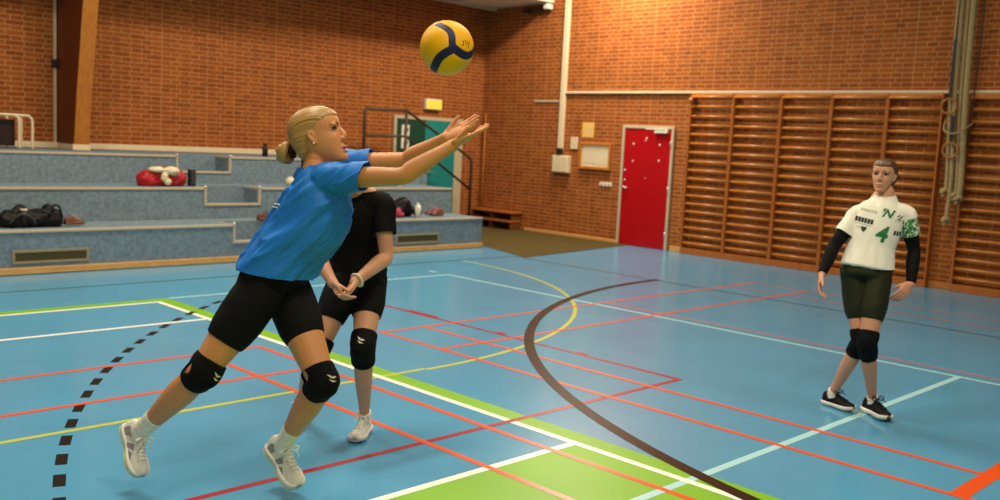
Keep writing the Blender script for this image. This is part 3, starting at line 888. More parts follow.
def shoe(parent, ankle, fwd, up, L, mats, side=1, name='shoe', laces=True, collar_h=0.085, lace_col=None, out_y=True, panels=None):
    """low sports shoe; ankle = point above the heel third; fwd, up unit vectors; mats = upper, sole, outsole"""
    f_ = nrm(fwd)
    u_ = nrm(np.array(up) - f_ * np.dot(up, f_))
    s_ = np.cross(u_, f_)                       # left
    k = L / 0.27
    W_ = lambda x, y, z_: np.array(ankle) + (f_ * x + s_ * y + u_ * z_) * k
    zb = -0.10                                  # ground relative to the ankle
    st = [(-0.078, 0.022, 0.055), (-0.068, 0.031, 0.078), (-0.04, 0.035, 0.088), (0.0, 0.036, 0.088), (0.035, 0.038, 0.086), (0.07, 0.042, 0.072), (0.105, 0.046, 0.056), (0.14, 0.046, 0.045), (0.165, 0.041, 0.038), (0.182, 0.031, 0.031), (0.19, 0.018, 0.022)]
    st = catmull(st, 3)
    up_m = MB()
    seg = 20
    rings = []
    for x, hw, h in st:
        off = -0.008 * side * max(0, (x - 0.05) / 0.14)
        r = []
        for q in range(seg):
            a = 2 * PI * q / seg
            cy, cz = math.cos(a), math.sin(a)
            yy = hw * (abs(cy) ** 0.8) * (1 if cy >= 0 else -1)
            zz = (h if cz >= 0 else 0.012) * (abs(cz) ** (0.9 if cz > 0 else 0.5)) * (1 if cz >= 0 else -1)
            if cz > 0: yy *= 1 - 0.32 * cz * min(1, h / 0.085)
            r.append(W_(x, yy + off, zb + 0.022 + zz))
        rings.append(r)
    n_ = len(rings)
    vs = [p for r in rings for p in r]
    fs = [(i * seg + q, i * seg + (q + 1) % seg, (i + 1) * seg + (q + 1) % seg, (i + 1) * seg + q) for i in range(n_ - 1) for q in range(seg)]
    fs += [tuple(range(seg)), tuple((n_ - 1) * seg + q for q in range(seg))[::-1]]
    up_m.add(vs, fs)
    o = up_m.build(name, mats[0], parent, smooth=True)
    # sole: outline swept down, waisted under the arch, with toe spring
    def sole(z0, z1, grow, mat, nm):
        b = MB()
        rg = []
        for x, hw, h in st:
            off = -0.008 * side * max(0, (x - 0.05) / 0.14)
            wst = 1 - 0.16 * math.exp(-((x - 0.035) / 0.035) ** 2)
            spring = 0.012 * max(0, (x - 0.12) / 0.07) ** 2 + 0.004 * max(0, (-x - 0.05) / 0.03)
            hh = (hw + grow) * wst
            rg.append([W_(x, off + hh, zb + z1 + spring * 0.5), W_(x, off + hh + 0.002, zb + (z0 + z1) / 2 + spring), W_(x, off + hh * 0.93, zb + z0 + spring), W_(x, off - hh * 0.93, zb + z0 + spring), W_(x, off - hh - 0.002, zb + (z0 + z1) / 2 + spring), W_(x, off - hh, zb + z1 + spring * 0.5)])
        m_ = len(rg)
        vs_ = [p for r in rg for p in r]
        fs_ = [(i * 6 + q, i * 6 + (q + 1) % 6, (i + 1) * 6 + (q + 1) % 6, (i + 1) * 6 + q) for i in range(m_ - 1) for q in range(6)]
        fs_ += [tuple(range(6)), tuple((m_ - 1) * 6 + q for q in range(6))]
        b.add(vs_, fs_)
        return b.build(nm, mat, o, smooth=True)
    sole(0.006, 0.036, 0.006, mats[1], 'midsole')
    if len(mats) > 2:
        sole(0.0, 0.008, 0.005, mats[2], 'outsole')
    if panels:
        bvh = BVHTree.FromPolygons([Vector(p) for p in vs], [f for f in fs[:-2]])
        for sd in (1, -1):
            pl = [[(-0.055, 0.034), (-0.02, 0.034), (0.005, 0.075), (-0.02, 0.088), (-0.05, 0.07)], [(0.02, 0.036), (0.045, 0.036), (0.075, 0.066), (0.05, 0.08)], [(0.06, 0.034), (0.115, 0.034), (0.10, 0.046), (0.085, 0.056)]]
            decal('side_panel', '', 1.0, bvh, W_(0, sd * 0.05, zb), f_ * k, u_ * k, s_ * sd, panels, o, off=0.0018, polys=pl, step=0.012)
    if laces:
        lm = MB()
        bvh = BVHTree.FromPolygons([Vector(p) for p in vs], [f for f in fs[:-2]])
        def drop(x, y):
            h = bvh.ray_cast(Vector(W_(x, y, 0.15)), Vector(-u_), 0.6)
            return np.array(h[0]) + u_ * 0.003 if h[0] is not None else W_(x, y, -0.02)
        for q in range(5):
            x = 0.05 + q * 0.017
            lm.tube([drop(x, -0.021), drop(x + 0.006, 0), drop(x + 0.012, 0.021)], 0.0035 * k, 6)
            lm.tube([drop(x, 0.021), drop(x + 0.006, 0), drop(x + 0.012, -0.021)], 0.0035 * k, 6)
        c0 = drop(0.046, 0) + u_ * 0.004
        for sd in (1, -1):
            pts = catmull([c0, c0 + (u_ * 0.022 + s_ * sd * 0.022) * k, c0 + (u_ * 0.014 + s_ * sd * 0.046 + f_ * 0.01) * k, c0 + (s_ * sd * 0.03 - u_ * 0.004 + f_ * 0.012) * k, c0], 4)
            lm.tube(pts, 0.0035 * k, 6)
            lm.tube(catmull([c0, c0 + (s_ * sd * 0.02 + u_ * 0.012 + f_ * 0.022) * k, c0 + (s_ * sd * 0.034 - u_ * 0.01 + f_ * 0.045) * k], 4), 0.003 * k, 6)
        lm.build('laces', lace_col or mats[0], o, smooth=True)
    return o

t = thing('trainer', (4.07, 10.88, z1), 'single brown trainer lying beside the black sports bag', 'shoe')
shoe(t, (4.10, 10.86, z1 + 0.1), (1, 0.25, 0), (0, 0, 1), 0.24, (M['brown_shoe'], M['brown_shoe']), lace_col=M['frame'])
t = thing('trainer', (6.58, 10.86, z1), 'dark brown trainer on the lowest tier left of the blue-shirted player', 'shoe')
shoe(t, (6.53, 10.84, z1 + 0.1), (1, 0.1, 0), (0, 0, 1), 0.26, (M['brown_shoe'], M['brown_shoe']), lace_col=M['brown_shoe'])
for k, (x, y, dx, dy, lb) in enumerate(((9.66, 10.92, -1, -0.1, 'nearer of two brown trainers right of the white bottle on the lowest tier'), (9.70, 11.05, -1, 0.15, 'farther of two brown trainers right of the white bottle on the lowest tier'))):
    t = thing('trainer', (x, y, z1), lb, 'shoe', 'brown trainers beside the white bottle')
    shoe(t, (x, y, z1 + 0.1), (dx, dy, 0), (0, 0, 1), 0.26, (M['brown_shoe'], M['brown_shoe']), lace_col=M['pink_l'])
z2 = 0.881
t = thing('jacket_bag', (5.53, 11.62, z2), 'shiny red bag with pale cloth on top on the middle tier', 'bag')
blob([((5.36, 11.62, 0.96), (0.17, 0.14, 0.12)), ((5.55, 11.62, 0.98), (0.2, 0.15, 0.14)), ((5.70, 11.62, 0.97), (0.15, 0.14, 0.125)), ((5.45, 11.62, 1.0), (0.13, 0.12, 0.10))], 0.012, 0.02, 7, 'bag_body', M['bag_red'], t, floor=z2)
blob([((5.43, 11.54, 1.09), (0.12, 0.10, 0.035)), ((5.60, 11.50, 1.075), (0.10, 0.09, 0.055)), ((5.50, 11.47, 1.0), (0.05, 0.04, 0.06)), ((5.54, 11.46, 0.94), (0.05, 0.025, 0.05))], 0.01, 0.015, 1, 'folded_cloth', M['cloth_w'], t)
t = thing('speaker_box', (5.92, 11.58, z2), 'small upright black box standing beside the red bag', 'box')
MB().box((5.885, 11.55, z2), (5.965, 11.64, 1.095)).build('case', M['black'], t, bevel=0.01)
MB().box((5.895, 11.543, z2 + 0.02), (5.955, 11.55, 1.075)).build('front_grille', M['print_k'], t, bevel=0.003)
z3 = 1.261
t = thing('bottle', (7.61, 12.6, z3), 'black bottle standing on the top tier behind the blond player', 'bottle')
MB().tube([(7.61, 12.6, z3), (7.61, 12.6, 1.40), (7.61, 12.6, 1.42)], [0.042, 0.042, 0.03], 12).build('bottle_body', M['black'], t, smooth=True)
MB().tube([(7.61, 12.6, 1.42), (7.61, 12.6, 1.455)], [0.028, 0.026], 12).build('cap', M['black'], t, smooth=True)
t = thing('ball', (7.36, 11.5, z2 + 0.07), 'small pale ball on the middle tier behind the blue-shirted back', 'ball')
MB().ball((7.36, 11.5, z2 + 0.07), 0.07, nu=20, nv=14).build('ball_shell', M['cream'], t, smooth=True)
t = thing('backpack', (8.95, 10.95, z1), 'black round backpack on the lowest tier left of the white bottle', 'bag')
blob([((8.93, 10.98, 0.60), (0.15, 0.14, 0.13)), ((8.97, 10.98, 0.68), (0.11, 0.11, 0.09)), ((9.06, 10.98, 0.57), (0.12, 0.12, 0.10))], 0.012, 0.02, 11, 'bag_body', M['bag_black'], t, floor=z1)
MB().tube(catmull([(8.86, 10.85, 0.56), (8.9, 10.83, 0.68), (8.98, 10.84, 0.72), (9.03, 10.85, 0.6)], 6), 0.013, 6).build('strap', M['black'], t, smooth=True)
blob([((8.80, 10.86, 0.55), (0.06, 0.05, 0.07)), ((8.83, 10.84, 0.52), (0.06, 0.04, 0.04))], 0.008, 0.01, 2, 'pink_lining', M['pinkcloth'], t, floor=z1)
t = thing('bottle', (9.13, 10.85, z1), 'white bottle with a slanted spout in front of the black backpack', 'bottle')
MB().tube([(9.13, 10.80, z1), (9.13, 10.80, 0.63), (9.125, 10.80, 0.66)], [0.045, 0.045, 0.034], 14).build('bottle_body', M['whitep'], t, smooth=True)
MB().tube([(9.125, 10.80, 0.66), (9.115, 10.80, 0.69)], [0.026, 0.016], 10).build('spout', M['whitep'], t, smooth=True)
t = thing('small_pouch', (9.24, 10.95, z1), 'small black pouch just right of the white bottle', 'pouch')
blob([((9.25, 10.95, 0.52), (0.07, 0.06, 0.05)), ((9.25, 10.95, 0.56), (0.045, 0.05, 0.045))], 0.008, 0.01, 5, 'pouch_body', M['bag_black'], t, floor=z1)
t = thing('paper_cup', (9.25, 11.5, z2), 'tiny white cup on the middle tier edge below the green door', 'cup')
MB().tube([(9.25, 11.42, z2), (9.25, 11.42, z2 + 0.075)], [0.027, 0.036], 12).build('cup_wall', M['whitep'], t, smooth=True)

# tubular table folded at the left on the top tier
t = thing('folding_table', (4.0, 13.1, z3), 'dark panel table with cream tubular legs on the top tier at the left edge', 'table')
for yy, xe in ((12.9, 4.40), (13.1, 4.33)):
    for dx in (0.0, -0.16):
        x = xe + dx
        MB().tube(catmull([(3.3, yy, 1.685), (x - 0.14, yy, 1.685), (x - 0.03, yy, 1.665), (x, yy, 1.60), (x, yy, 1.40), (x, yy, z3)], 5), 0.017, 8).build('leg_frame', M['tube_w'], t, smooth=True)
MB().box((3.3, 12.98, 1.29), (4.22, 13.01, 1.63)).build('panel', M['darkpanel'], t, bevel=0.006)

# ------------------------------------------------------------------ people
def head_frame(c, fwd, up):
    f_ = nrm(fwd)
    u_ = nrm(np.array(up) - f_ * np.dot(up, f_))
    r_ = np.cross(f_, u_)
    return np.array(c, float), r_, f_, u_

def ring_loft(mb, secs, fr, s, seg=28, e=2.3, n=4):
    """head-like loft: secs = (z, front y, back y, half width) in the head's own axes, bottom to top"""
    c, r_, f_, u_ = fr
    S = catmull(secs, n)
    rings = []
    for z_, yf, yb, hw in S:
        cy, hd = (yf + yb) / 2, max((yf - yb) / 2, 0.002)
        hw = max(hw, 0.002)
        rr = []
        for q in range(seg):
            a = 2 * PI * q / seg
            ca, sa = math.cos(a), math.sin(a)
            x = hw * abs(ca) ** (2 / e) * (1 if ca >= 0 else -1)
            y = cy + hd * abs(sa) ** (2 / e) * (1 if sa >= 0 else -1)
            rr.append(c + (r_ * x + f_ * y + u_ * z_) * s)
        rings.append(rr)
    m_ = len(rings)
    vs = [p for r in rings for p in r]
    fs = [(i * seg + q, i * seg + (q + 1) % seg, (i + 1) * seg + (q + 1) % seg, (i + 1) * seg + q) for i in range(m_ - 1) for q in range(seg)]
    fs += [tuple(range(seg))[::-1], tuple((m_ - 1) * seg + q for q in range(seg))]
    mb.add(vs, fs)

HEAD = [(-0.112, 0.060, 0.020, 0.012), (-0.108, 0.079, 0.004, 0.027), (-0.095, 0.086, -0.012, 0.037), (-0.075, 0.087, -0.030, 0.047), (-0.050, 0.087, -0.058, 0.056), (-0.022, 0.084, -0.082, 0.064),
        (0.006, 0.083, -0.093, 0.069), (0.030, 0.092, -0.099, 0.072), (0.055, 0.090, -0.100, 0.073), (0.080, 0.076, -0.092, 0.066), (0.100, 0.050, -0.072, 0.050), (0.111, 0.018, -0.044, 0.028), (0.114, -0.004, -0.020, 0.008)]

def add_head(mb, fr, s, mouth_open=0.0):
    c, r_, f_, u_ = fr
    W_ = lambda x, y, z_: c + (r_ * x + f_ * y + u_ * z_) * s
    ring_loft(mb, HEAD, fr, s)
    # nose, nostrils, lips, chin, cheeks, ears
    limb(mb, [W_(0, 0.083, 0.026), W_(0, 0.085, 0.008), W_(0, 0.091, -0.012), W_(0, 0.094, -0.023)], [(0.0075 * s, 0.008 * s), (0.0080 * s, 0.013 * s), (0.0105 * s, 0.018 * s), (0.0110 * s, 0.0165 * s)], r_, n=4, seg=14)
    for sd in (1, -1):
        mb.ball(W_(0.012 * sd, 0.092, -0.030), 0.0085 * s, nu=12, nv=8)
        mb.ball(W_(0.028 * sd, 0.079, 0.026), np.array([0.022, 0.012, 0.009]) * s, R=np.array([r_, f_, u_]), nu=12, nv=8)
        limb(mb, [W_(0.067 * sd, 0.000, -0.027), W_(0.073 * sd, -0.008, -0.016), W_(0.078 * sd, -0.015, 0.002), W_(0.077 * sd, -0.012, 0.015), W_(0.072 * sd, -0.002, 0.013), W_(0.069 * sd, 0.003, 0.000)], [0.0065 * s, 0.0055 * s, 0.0055 * s, 0.0055 * s, 0.0055 * s, 0.0055 * s], f_, n=4, seg=10)
        mb.ball(W_(0.069 * sd, -0.006, -0.005), np.array([0.006, 0.012, 0.017]) * s, R=np.array([r_, f_, u_]), nu=12, nv=8)
    mb.ball(W_(0, 0.079, -0.098), 0.017 * s, nu=14, nv=10)
    limb(mb, [W_(-0.022, 0.082, -0.064), W_(-0.008, 0.0925, -0.060), W_(0, 0.092, -0.061), W_(0.008, 0.0925, -0.060), W_(0.022, 0.082, -0.064)], [0.003 * s, 0.006 * s, 0.0062 * s, 0.006 * s, 0.003 * s], u_, n=3, seg=10)
    lo = -0.075 - mouth_open
    limb(mb, [W_(-0.020, 0.082, -0.068 - mouth_open * 0.4), W_(-0.008, 0.090, lo), W_(0.008, 0.090, lo), W_(0.020, 0.082, -0.068 - mouth_open * 0.4)], [0.003 * s, 0.0065 * s, 0.0065 * s, 0.003 * s], u_, n=3, seg=10)

def carve_face(v, fr, s, mouth_open=0.0):
    c, r_, f_, u_ = fr
    q = (v - c) / s
    x, y, z_ = q @ r_, q @ f_, q @ u_
    d = np.zeros(len(v))
    front = y > 0.03
    for sd in (1, -1):
        d += 0.0095 * np.exp(-(((x - 0.033 * sd) / 0.014) ** 2 + ((z_ - 0.006) / 0.0095) ** 2)) * front
        d -= 0.0055 * np.exp(-(((x - 0.040 * sd) / 0.020) ** 2 + ((z_ + 0.026) / 0.020) ** 2)) * front
    d += (0.004 + mouth_open * 0.8) * np.exp(-((x / 0.018) ** 2 + ((z_ + 0.0675 + mouth_open * 0.5) / (0.0028 + mouth_open * 0.35)) ** 2)) * front
    d += 0.0022 * np.exp(-((x / 0.03) ** 2 + ((z_ + 0.085) / 0.006) ** 2)) * front
    return v - np.outer(d * s, f_)

def face_parts(parent, fr, s, look, mouth_open=0.0):
    c, r_, f_, u_ = fr
    W_ = lambda x, y, z_: c + (r_ * x + f_ * y + u_ * z_) * s
    look = nrm(look)
    for sd in (1, -1):
        e = MB()
        ec = W_(0.032 * sd, 0.0630, 0.006)
        e.ball(ec, 0.0118 * s, 0, nu=20, nv=14)
        b_ = nrm(np.cross(look, V3(0.1, 0.2, 1)))
        e.ball(ec + look * 0.0095 * s, np.array([0.0066, 0.0066, 0.0038]) * s, 1, nu=14, nv=8, R=np.array([b_, np.cross(look, b_), look]))
        e.build('eye', [M['eye_w'], M['iris']], parent, smooth=True)
        l = MB()
        limb(l, [W_(sd * 0.017, 0.0775, 0.008), W_(sd * 0.025, 0.0815, 0.0135), W_(sd * 0.036, 0.0790, 0.0135), W_(sd * 0.046, 0.0680, 0.006)], [0.0010 * s, 0.0020 * s, 0.0022 * s, 0.0012 * s], u_, n=4, seg=8)
        l.build('eyelashes', M['lash'], parent, smooth=True)
        l = MB()
        limb(l, [W_(sd * 0.014, 0.0885, 0.024), W_(sd * 0.028, 0.0905, 0.031), W_(sd * 0.042, 0.0790, 0.031), W_(sd * 0.052, 0.0650, 0.024)], [(0.0022 * s, 0.0026 * s), (0.0026 * s, 0.0026 * s), (0.0020 * s, 0.0026 * s), (0.0010 * s, 0.002 * s)], u_, n=4, seg=8)
        l.build('eyebrow', M['brow'], parent, smooth=True)
    l = MB()
    limb(l, [W_(-0.021, 0.0835, -0.0645), W_(-0.008, 0.0955, -0.061), W_(0, 0.0950, -0.0625), W_(0.008, 0.0955, -0.061), W_(0.021, 0.0835, -0.0645)], [0.0017 * s, 0.0036 * s, 0.0032 * s, 0.0036 * s, 0.0017 * s], u_, n=3, seg=8)
    lo = -0.0745 - mouth_open
    limb(l, [W_(-0.019, 0.0835, -0.0685 - mouth_open * 0.4), W_(-0.007, 0.0930, lo), W_(0.007, 0.0930, lo), W_(0.019, 0.0835, -0.0685 - mouth_open * 0.4)], [0.0017 * s, 0.0041 * s, 0.0041 * s, 0.0017 * s], u_, n=3, seg=8)
    l.build('lips', M['lips'], parent, smooth=True)

HAIR = [(-0.074, -0.040, -0.080, 0.038), (-0.052, -0.024, -0.092, 0.055), (-0.022, -0.004, -0.104, 0.0685), (0.006, 0.026, -0.111, 0.0765), (0.024, 0.054, -0.113, 0.0785), (0.042, 0.074, -0.113, 0.0790), (0.056, 0.0865, -0.111, 0.0780), (0.072, 0.0885, -0.105, 0.0740), (0.094, 0.072, -0.088, 0.061), (0.112, 0.040, -0.060, 0.038), (0.1195, 0.0, -0.026, 0.012)]
HAIR_TIGHT = [(-0.074, -0.036, -0.084, 0.044), (-0.052, -0.018, -0.096, 0.062), (-0.022, 0.004, -0.106, 0.0745), (0.006, 0.030, -0.112, 0.0810), (0.024, 0.056, -0.113, 0.0825), (0.042, 0.074, -0.113, 0.0825), (0.056, 0.0870, -0.111, 0.0805), (0.072, 0.0905, -0.105, 0.0755), (0.094, 0.074, -0.089, 0.063), (0.112, 0.042, -0.060, 0.040), (0.1205, 0.0, -0.026, 0.012)]
def hair(parent, fr, s, mat, secs=None, e=2.2):
    mb = MB()
    ring_loft(mb, secs or HAIR, fr, s, e=e)
    v, f = remesh(mb, 0.004, 3)
    c, r_, f_, u_ = fr
    # combed-back strands as fine ridges running from the hairline to the bun
    n_ = normals_of(v, f)
    q = (v - c) / s
    back = np.array([q @ r_, q @ f_, q @ u_]).T
    ang = np.arctan2(back[:, 0], back[:, 2] + 0.04)
    d = np.array([noise.noise(Vector((a * 9, y * 6, 0.3))) + 0.5 * noise.noise(Vector((a * 26, y * 6, 0.7))) for a, y in zip(ang, back[:, 1])]) * 0.0022
    v = v + n_ * d[:, None]
    o = make_obj('hair', v, f, mat, parent)
    o.data.attributes.new('strand', 'FLOAT', 'POINT').data.foreach_set('value', ang)
    return o

def hand(mb, wrist, dirx, nrm_palm, side, s=1.0, curl=(0.15, 0.2, 0.2), spread=0.06, thumb_out=0.6, thumb_curl=0.1, curls=None):
    """palm and five fingers; dirx = towards fingertips; nrm_palm = out of the palm; side +1 left hand, -1 right hand"""
    x = nrm(dirx)
    n = nrm(np.array(nrm_palm) - x * np.dot(nrm_palm, x))
    y = np.cross(n, x) * side                       # towards the thumb
    o = np.array(wrist, float)
    W_ = lambda a, b, c_: o + (x * a + y * b + n * c_) * s
    limb(mb, [W_(-0.02, 0, 0), W_(0.008, 0.001, 0.0), W_(0.035, 0.004, 0.0), W_(0.065, 0.004, 0.0), W_(0.088, 0.002, 0.0)], [(0.026 * s, 0.019 * s), (0.028 * s, 0.018 * s), (0.037 * s, 0.0165 * s), (0.041 * s, 0.0145 * s), (0.040 * s, 0.0115 * s)], y, n=4, seg=18, cap=0.8)
    mb.ball(W_(0.030, 0.024, 0.008), np.array([0.026, 0.016, 0.014]) * s, R=np.array([x, y, n]), nu=14, nv=10)
    fing = [(0.030, 0.072, 0.0088), (0.0105, 0.080, 0.0090), (-0.0095, 0.074, 0.0086), (-0.028, 0.058, 0.0078)]
    for k, (yy, L, r) in enumerate(fing):
        cu = curls[k] if curls else curl
        d = nrm(x + y * spread * (1.5 - k))
        p = W_(0.078, yy, -0.001)
        pts = [p - d * 0.016 * s]
        ang = 0.0
        for seg_, a in zip((0.46, 0.30, 0.24), cu):
            ang += a
            pts.append(p)
            p = p + (d * math.cos(ang) + n * math.sin(ang)) * (L * 1.12 * seg_ + 0.004) * s
        pts.append(p)
        limb(mb, pts, [r * s * 1.02, r * s * 1.05, r * s, r * s * 0.93, r * s * 0.80], y, n=4, seg=12)
    td = nrm(x * (1 - thumb_out * 0.45) + y * thumb_out + n * 0.22)
    p0 = W_(0.018, 0.018, 0.006)
    p1 = p0 + td * 0.036 * s
    td2 = nrm(td + x * 0.35 + n * thumb_curl)
    p2 = p1 + td2 * 0.032 * s
    td3 = nrm(td2 + x * 0.2 + n * thumb_curl)
    p3 = p2 + td3 * 0.024 * s
    limb(mb, [p0, p1, p2, p3], [0.0135 * s, 0.0115 * s, 0.0105 * s, 0.0085 * s], n, n=4, seg=12)

def mix(a, b, t): return np.array(a) * (1 - t) + np.array(b) * t

def leg(mb, hip, knee, ankle, k=1.0, side=None, th=1.0):
    ref = nrm(side)
    kn = np.array(knee)
    back = nrm(np.cross(nrm(np.array(ankle) - np.array(hip)), ref))
    limb(mb, [mix(hip, knee, -0.05), mix(hip, knee, 0.25), mix(hip, knee, 0.55), mix(hip, knee, 0.85), knee, mix(knee, ankle, 0.14), mix(knee, ankle, 0.34), mix(knee, ankle, 0.62), mix(knee, ankle, 0.88), mix(knee, ankle, 1.03)],
         [0.088 * k * th, 0.085 * k * (0.3 + 0.7 * th), 0.074 * k, 0.060 * k, 0.055 * k, (0.051 * k, 0.053 * k), (0.053 * k, 0.057 * k), (0.043 * k, 0.045 * k), (0.032 * k, 0.036 * k), (0.032 * k, 0.037 * k)], ref, n=5, seg=22)

def arm(mb, sh, el, wr, k=1.0):
    sh, el, wr = np.array(sh), np.array(el), np.array(wr)
    ref = nrm(np.cross(el - sh, wr - el) + V3(0.001, 0.001, 0.002))
    limb(mb, [sh, mix(sh, el, 0.3), mix(sh, el, 0.65), el, mix(el, wr, 0.22), mix(el, wr, 0.55), mix(el, wr, 0.85), mix(el, wr, 1.02)],
         [0.050 * k, 0.047 * k, 0.042 * k, 0.037 * k, (0.039 * k, 0.041 * k), (0.034 * k, 0.034 * k), (0.0255 * k, 0.028 * k), (0.024 * k, 0.0275 * k)], ref, n=5, seg=18)

def foot(mb, ankle, fwd, up, L):
    f_ = nrm(fwd)
    u_ = nrm(np.array(up) - f_ * np.dot(up, f_))
    s_ = np.cross(u_, f_)
    W_ = lambda x, z_: np.array(ankle) + (f_ * x + u_ * z_) * L / 0.27
    limb(mb, [W_(-0.045, -0.055), W_(0, -0.05), W_(0.06, -0.062), W_(0.11, -0.068), W_(0.145, -0.070)], [(0.022, 0.02), (0.025, 0.028), (0.027, 0.02), (0.026, 0.012), (0.020, 0.008)], s_, n=4, seg=14, cap=0.6)

def tube_part(name, pts, rad, ref, mat, parent, n=5, seg=24, cap=0.12, fold_amp=0, fold_freq=30, seed=0, bulge=None, hole=None):
    mb = MB()
    limb(mb, pts, rad, ref, n=n, seg=seg, cap=cap)
    v, f = remesh(mb, 0.005, 3)
    if bulge is not None:
        p, d_, r, amp = bulge
        w_ = np.exp(-(np.linalg.norm(v - np.array(p), axis=1) / r) ** 2)
        v = v + np.outer(w_ * amp, nrm(d_))
    if fold_amp:
        n_ = normals_of(v, f)
        ax = nrm(np.array(pts[-1], float) - np.array(pts[0], float))
        d = np.array([noise.noise(Vector(p * 14 + seed)) * 0.6 + math.sin(float(np.dot(p, ax)) * fold_freq * 6 + 4 * noise.noise(Vector(p * 9))) * 0.4 for p in v]) * fold_amp
        v = v + n_ * d[:, None]
    if hole is not None:
        p, r = hole
        keep = np.linalg.norm((v - np.array(p)), axis=1) > r
        f = [a for a in f if all(keep[i] for i in a)]
    return make_obj(name, v, f, mat, parent), v, f

BIRD = [[(-0.5, 0.05), (-0.15, 0.22), (0.1, 0.12), (-0.1, 0.0)], [(-0.1, 0.0), (0.15, 0.3), (0.5, 0.42), (0.2, 0.08)], [(-0.35, -0.28), (0.05, -0.12), (0.45, 0.0), (0.1, -0.3)]]
def knee_pad(parent, hip, knee, ankle, ref, fwd, logo_up, k=1.0, up_len=0.10, dn_len=0.11, hole=True, logo_shift=(0, 0)):
    hip, knee, ankle = np.array(hip), np.array(knee), np.array(ankle)
    a = knee + nrm(hip - knee) * up_len
    b = knee + nrm(ankle - knee) * dn_len
    f_ = nrm(fwd)
    o, v, f = tube_part('knee_pad', [a, mix(a, knee, 0.5), knee, mix(b, knee, 0.5), b], [0.0705 * k, 0.071 * k, 0.069 * k, 0.067 * k, 0.0625 * k], ref, M['pad'], parent, bulge=(knee + f_ * 0.05, f_, 0.075, 0.016), fold_amp=0.003, fold_freq=12, seed=3,
                        hole=(knee + nrm(V3(-0.95, 0.25, 0.1)) * 0.066 * k + nrm(hip - knee) * 0.018, 0.026) if hole else None)
    bvh = BVHTree.FromPolygons([Vector(p) for p in v], f)
    up_ = nrm(logo_up)
    rt = nrm(np.cross(up_, -f_))
    up2 = np.cross(-f_, rt) if False else nrm(up_ - f_ * np.dot(up_, f_))
    decal('knee_pad_logo', '', 0.045, bvh, a + (knee - a) * 0.35 + rt * logo_shift[0] + up2 * logo_shift[1], rt, up2, f_, M['logo'], o, polys=BIRD, off=0.002, step=0.01)
    return o

def shorts(parent, pelv, hips, knees, cuts, refp, mat, k=1.0, waist=None, ball=0.094, th=1.0, wr=(0.152, 0.108), hr=(0.168, 0.122)):
    mb = MB()
    pelv = np.array(pelv)
    limb(mb, [mix(pelv, waist, 0.75), mix(pelv, waist, 0.3), pelv, mix(pelv, mix(hips[0], hips[1], 0.5), 1.6)], [wr, (0.163, 0.117), hr, (0.158, 0.118)], refp, n=4, seg=26, cap=0.3)
    for h, kn, c_ in zip(hips, knees, cuts):
        h, kn = np.array(h), np.array(kn)
        limb(mb, [mix(h, kn, -0.12), mix(h, kn, 0.2), mix(h, kn, c_ * 0.75), mix(h, kn, c_)], [0.093 * k * th, 0.0955 * k * (0.4 + 0.6 * th), 0.090 * k, (0.0935 - 0.028 * c_) * k], refp, n=5, seg=24, cap=0.04)
        mb.ball(mix(h, kn, 0.02) , ball * k)
    v, f = remesh(mb, 0.005, 5)
    v = fold(v, f, 0.003, np.eye(3), (9, 9, 14), 4.0)
    return make_obj('shorts', v, f, mat, parent)

def sock(parent, knee, ankle, length, ref, fwd, k=1.0):
    a = np.array(ankle)
    t_ = a + nrm(np.array(knee) - a) * length
    o, v, f = tube_part('sock', [t_, mix(t_, a, 0.5), a, a + nrm(fwd) * 0.01 - V3(0, 0, 0.03)], [(0.0435 * k, 0.0455 * k), (0.039 * k, 0.042 * k), (0.0375 * k, 0.042 * k), (0.034, 0.037)], ref, M['sock'], parent, fold_amp=0.0012, fold_freq=30)
    return o

def body_finish(mb, fr, s, mat, parent, voxel=0.0042, mo=0.0, it=3):
    v, f = remesh(mb, voxel, it)
    v = carve_face(v, fr, s, mo)
    return make_obj('body', v, f, mat, parent)

# ---------------- the blond player stretching to pass the ball
A = {k: np.array(q) for k, q in dict(pelvis=(2.194,3.569,0.978), hipR=(2.125,3.535,0.962), hipL=(2.284,3.574,0.953), kneeR=(1.914,3.623,0.627), ankleR=(1.808,3.990,0.287), toeR=(1.773,3.927,0.119), kneeL=(2.296,3.304,0.597), ankleL=(2.310,3.617,0.229), toeL=(2.320,3.469,0.086),
    waist=(2.268,3.496,1.168), chest=(2.344,3.420,1.347), neck=(2.335,3.445,1.535), head=(2.332,3.435,1.633), shR=(2.309,3.317,1.465), elR=(2.456,3.015,1.493), wrR=(2.592,2.871,1.625), tipR=(2.696,2.779,1.709), shL=(2.478,3.440,1.516), elL=(2.634,3.217,1.552), wrL=(2.694,3.030,1.652), tipL=(2.786,2.923,1.743), bun=(2.262,3.568,1.570)).items()}
pl = thing('person', (2.1, 3.75, 0), 'blond woman in blue shirt lunging with both arms stretched out towards the ball', 'person')
rp_, rc_ = nrm((-0.956, -0.26, -0.05)), nrm((-0.78, -0.58, -0.24))
fr = head_frame(A['head'], (0.607, -0.736, 0.300), (-0.128, 0.283, 0.950))
hs = 1.12
b = MB()
hb = A['head'] - fr[3] * 0.075 * hs - fr[2] * 0.028 * hs
limb(b, [A['pelvis'], A['waist'], A['chest'], mix(A['chest'], A['neck'], 0.75)], [(0.130, 0.085), (0.110, 0.072), (0.130, 0.088), (0.11, 0.06)], [rp_, mix(rp_, rc_, 0.5), rc_, rc_], n=6, seg=24)
limb(b, [mix(A['chest'], A['neck'], 0.7), A['neck'], mix(A['neck'], hb, 0.5), hb], [0.075, (0.062, 0.058), (0.053, 0.055), (0.054, 0.058)], rc_, n=5, seg=20)
add_head(b, fr, hs, 0.004)
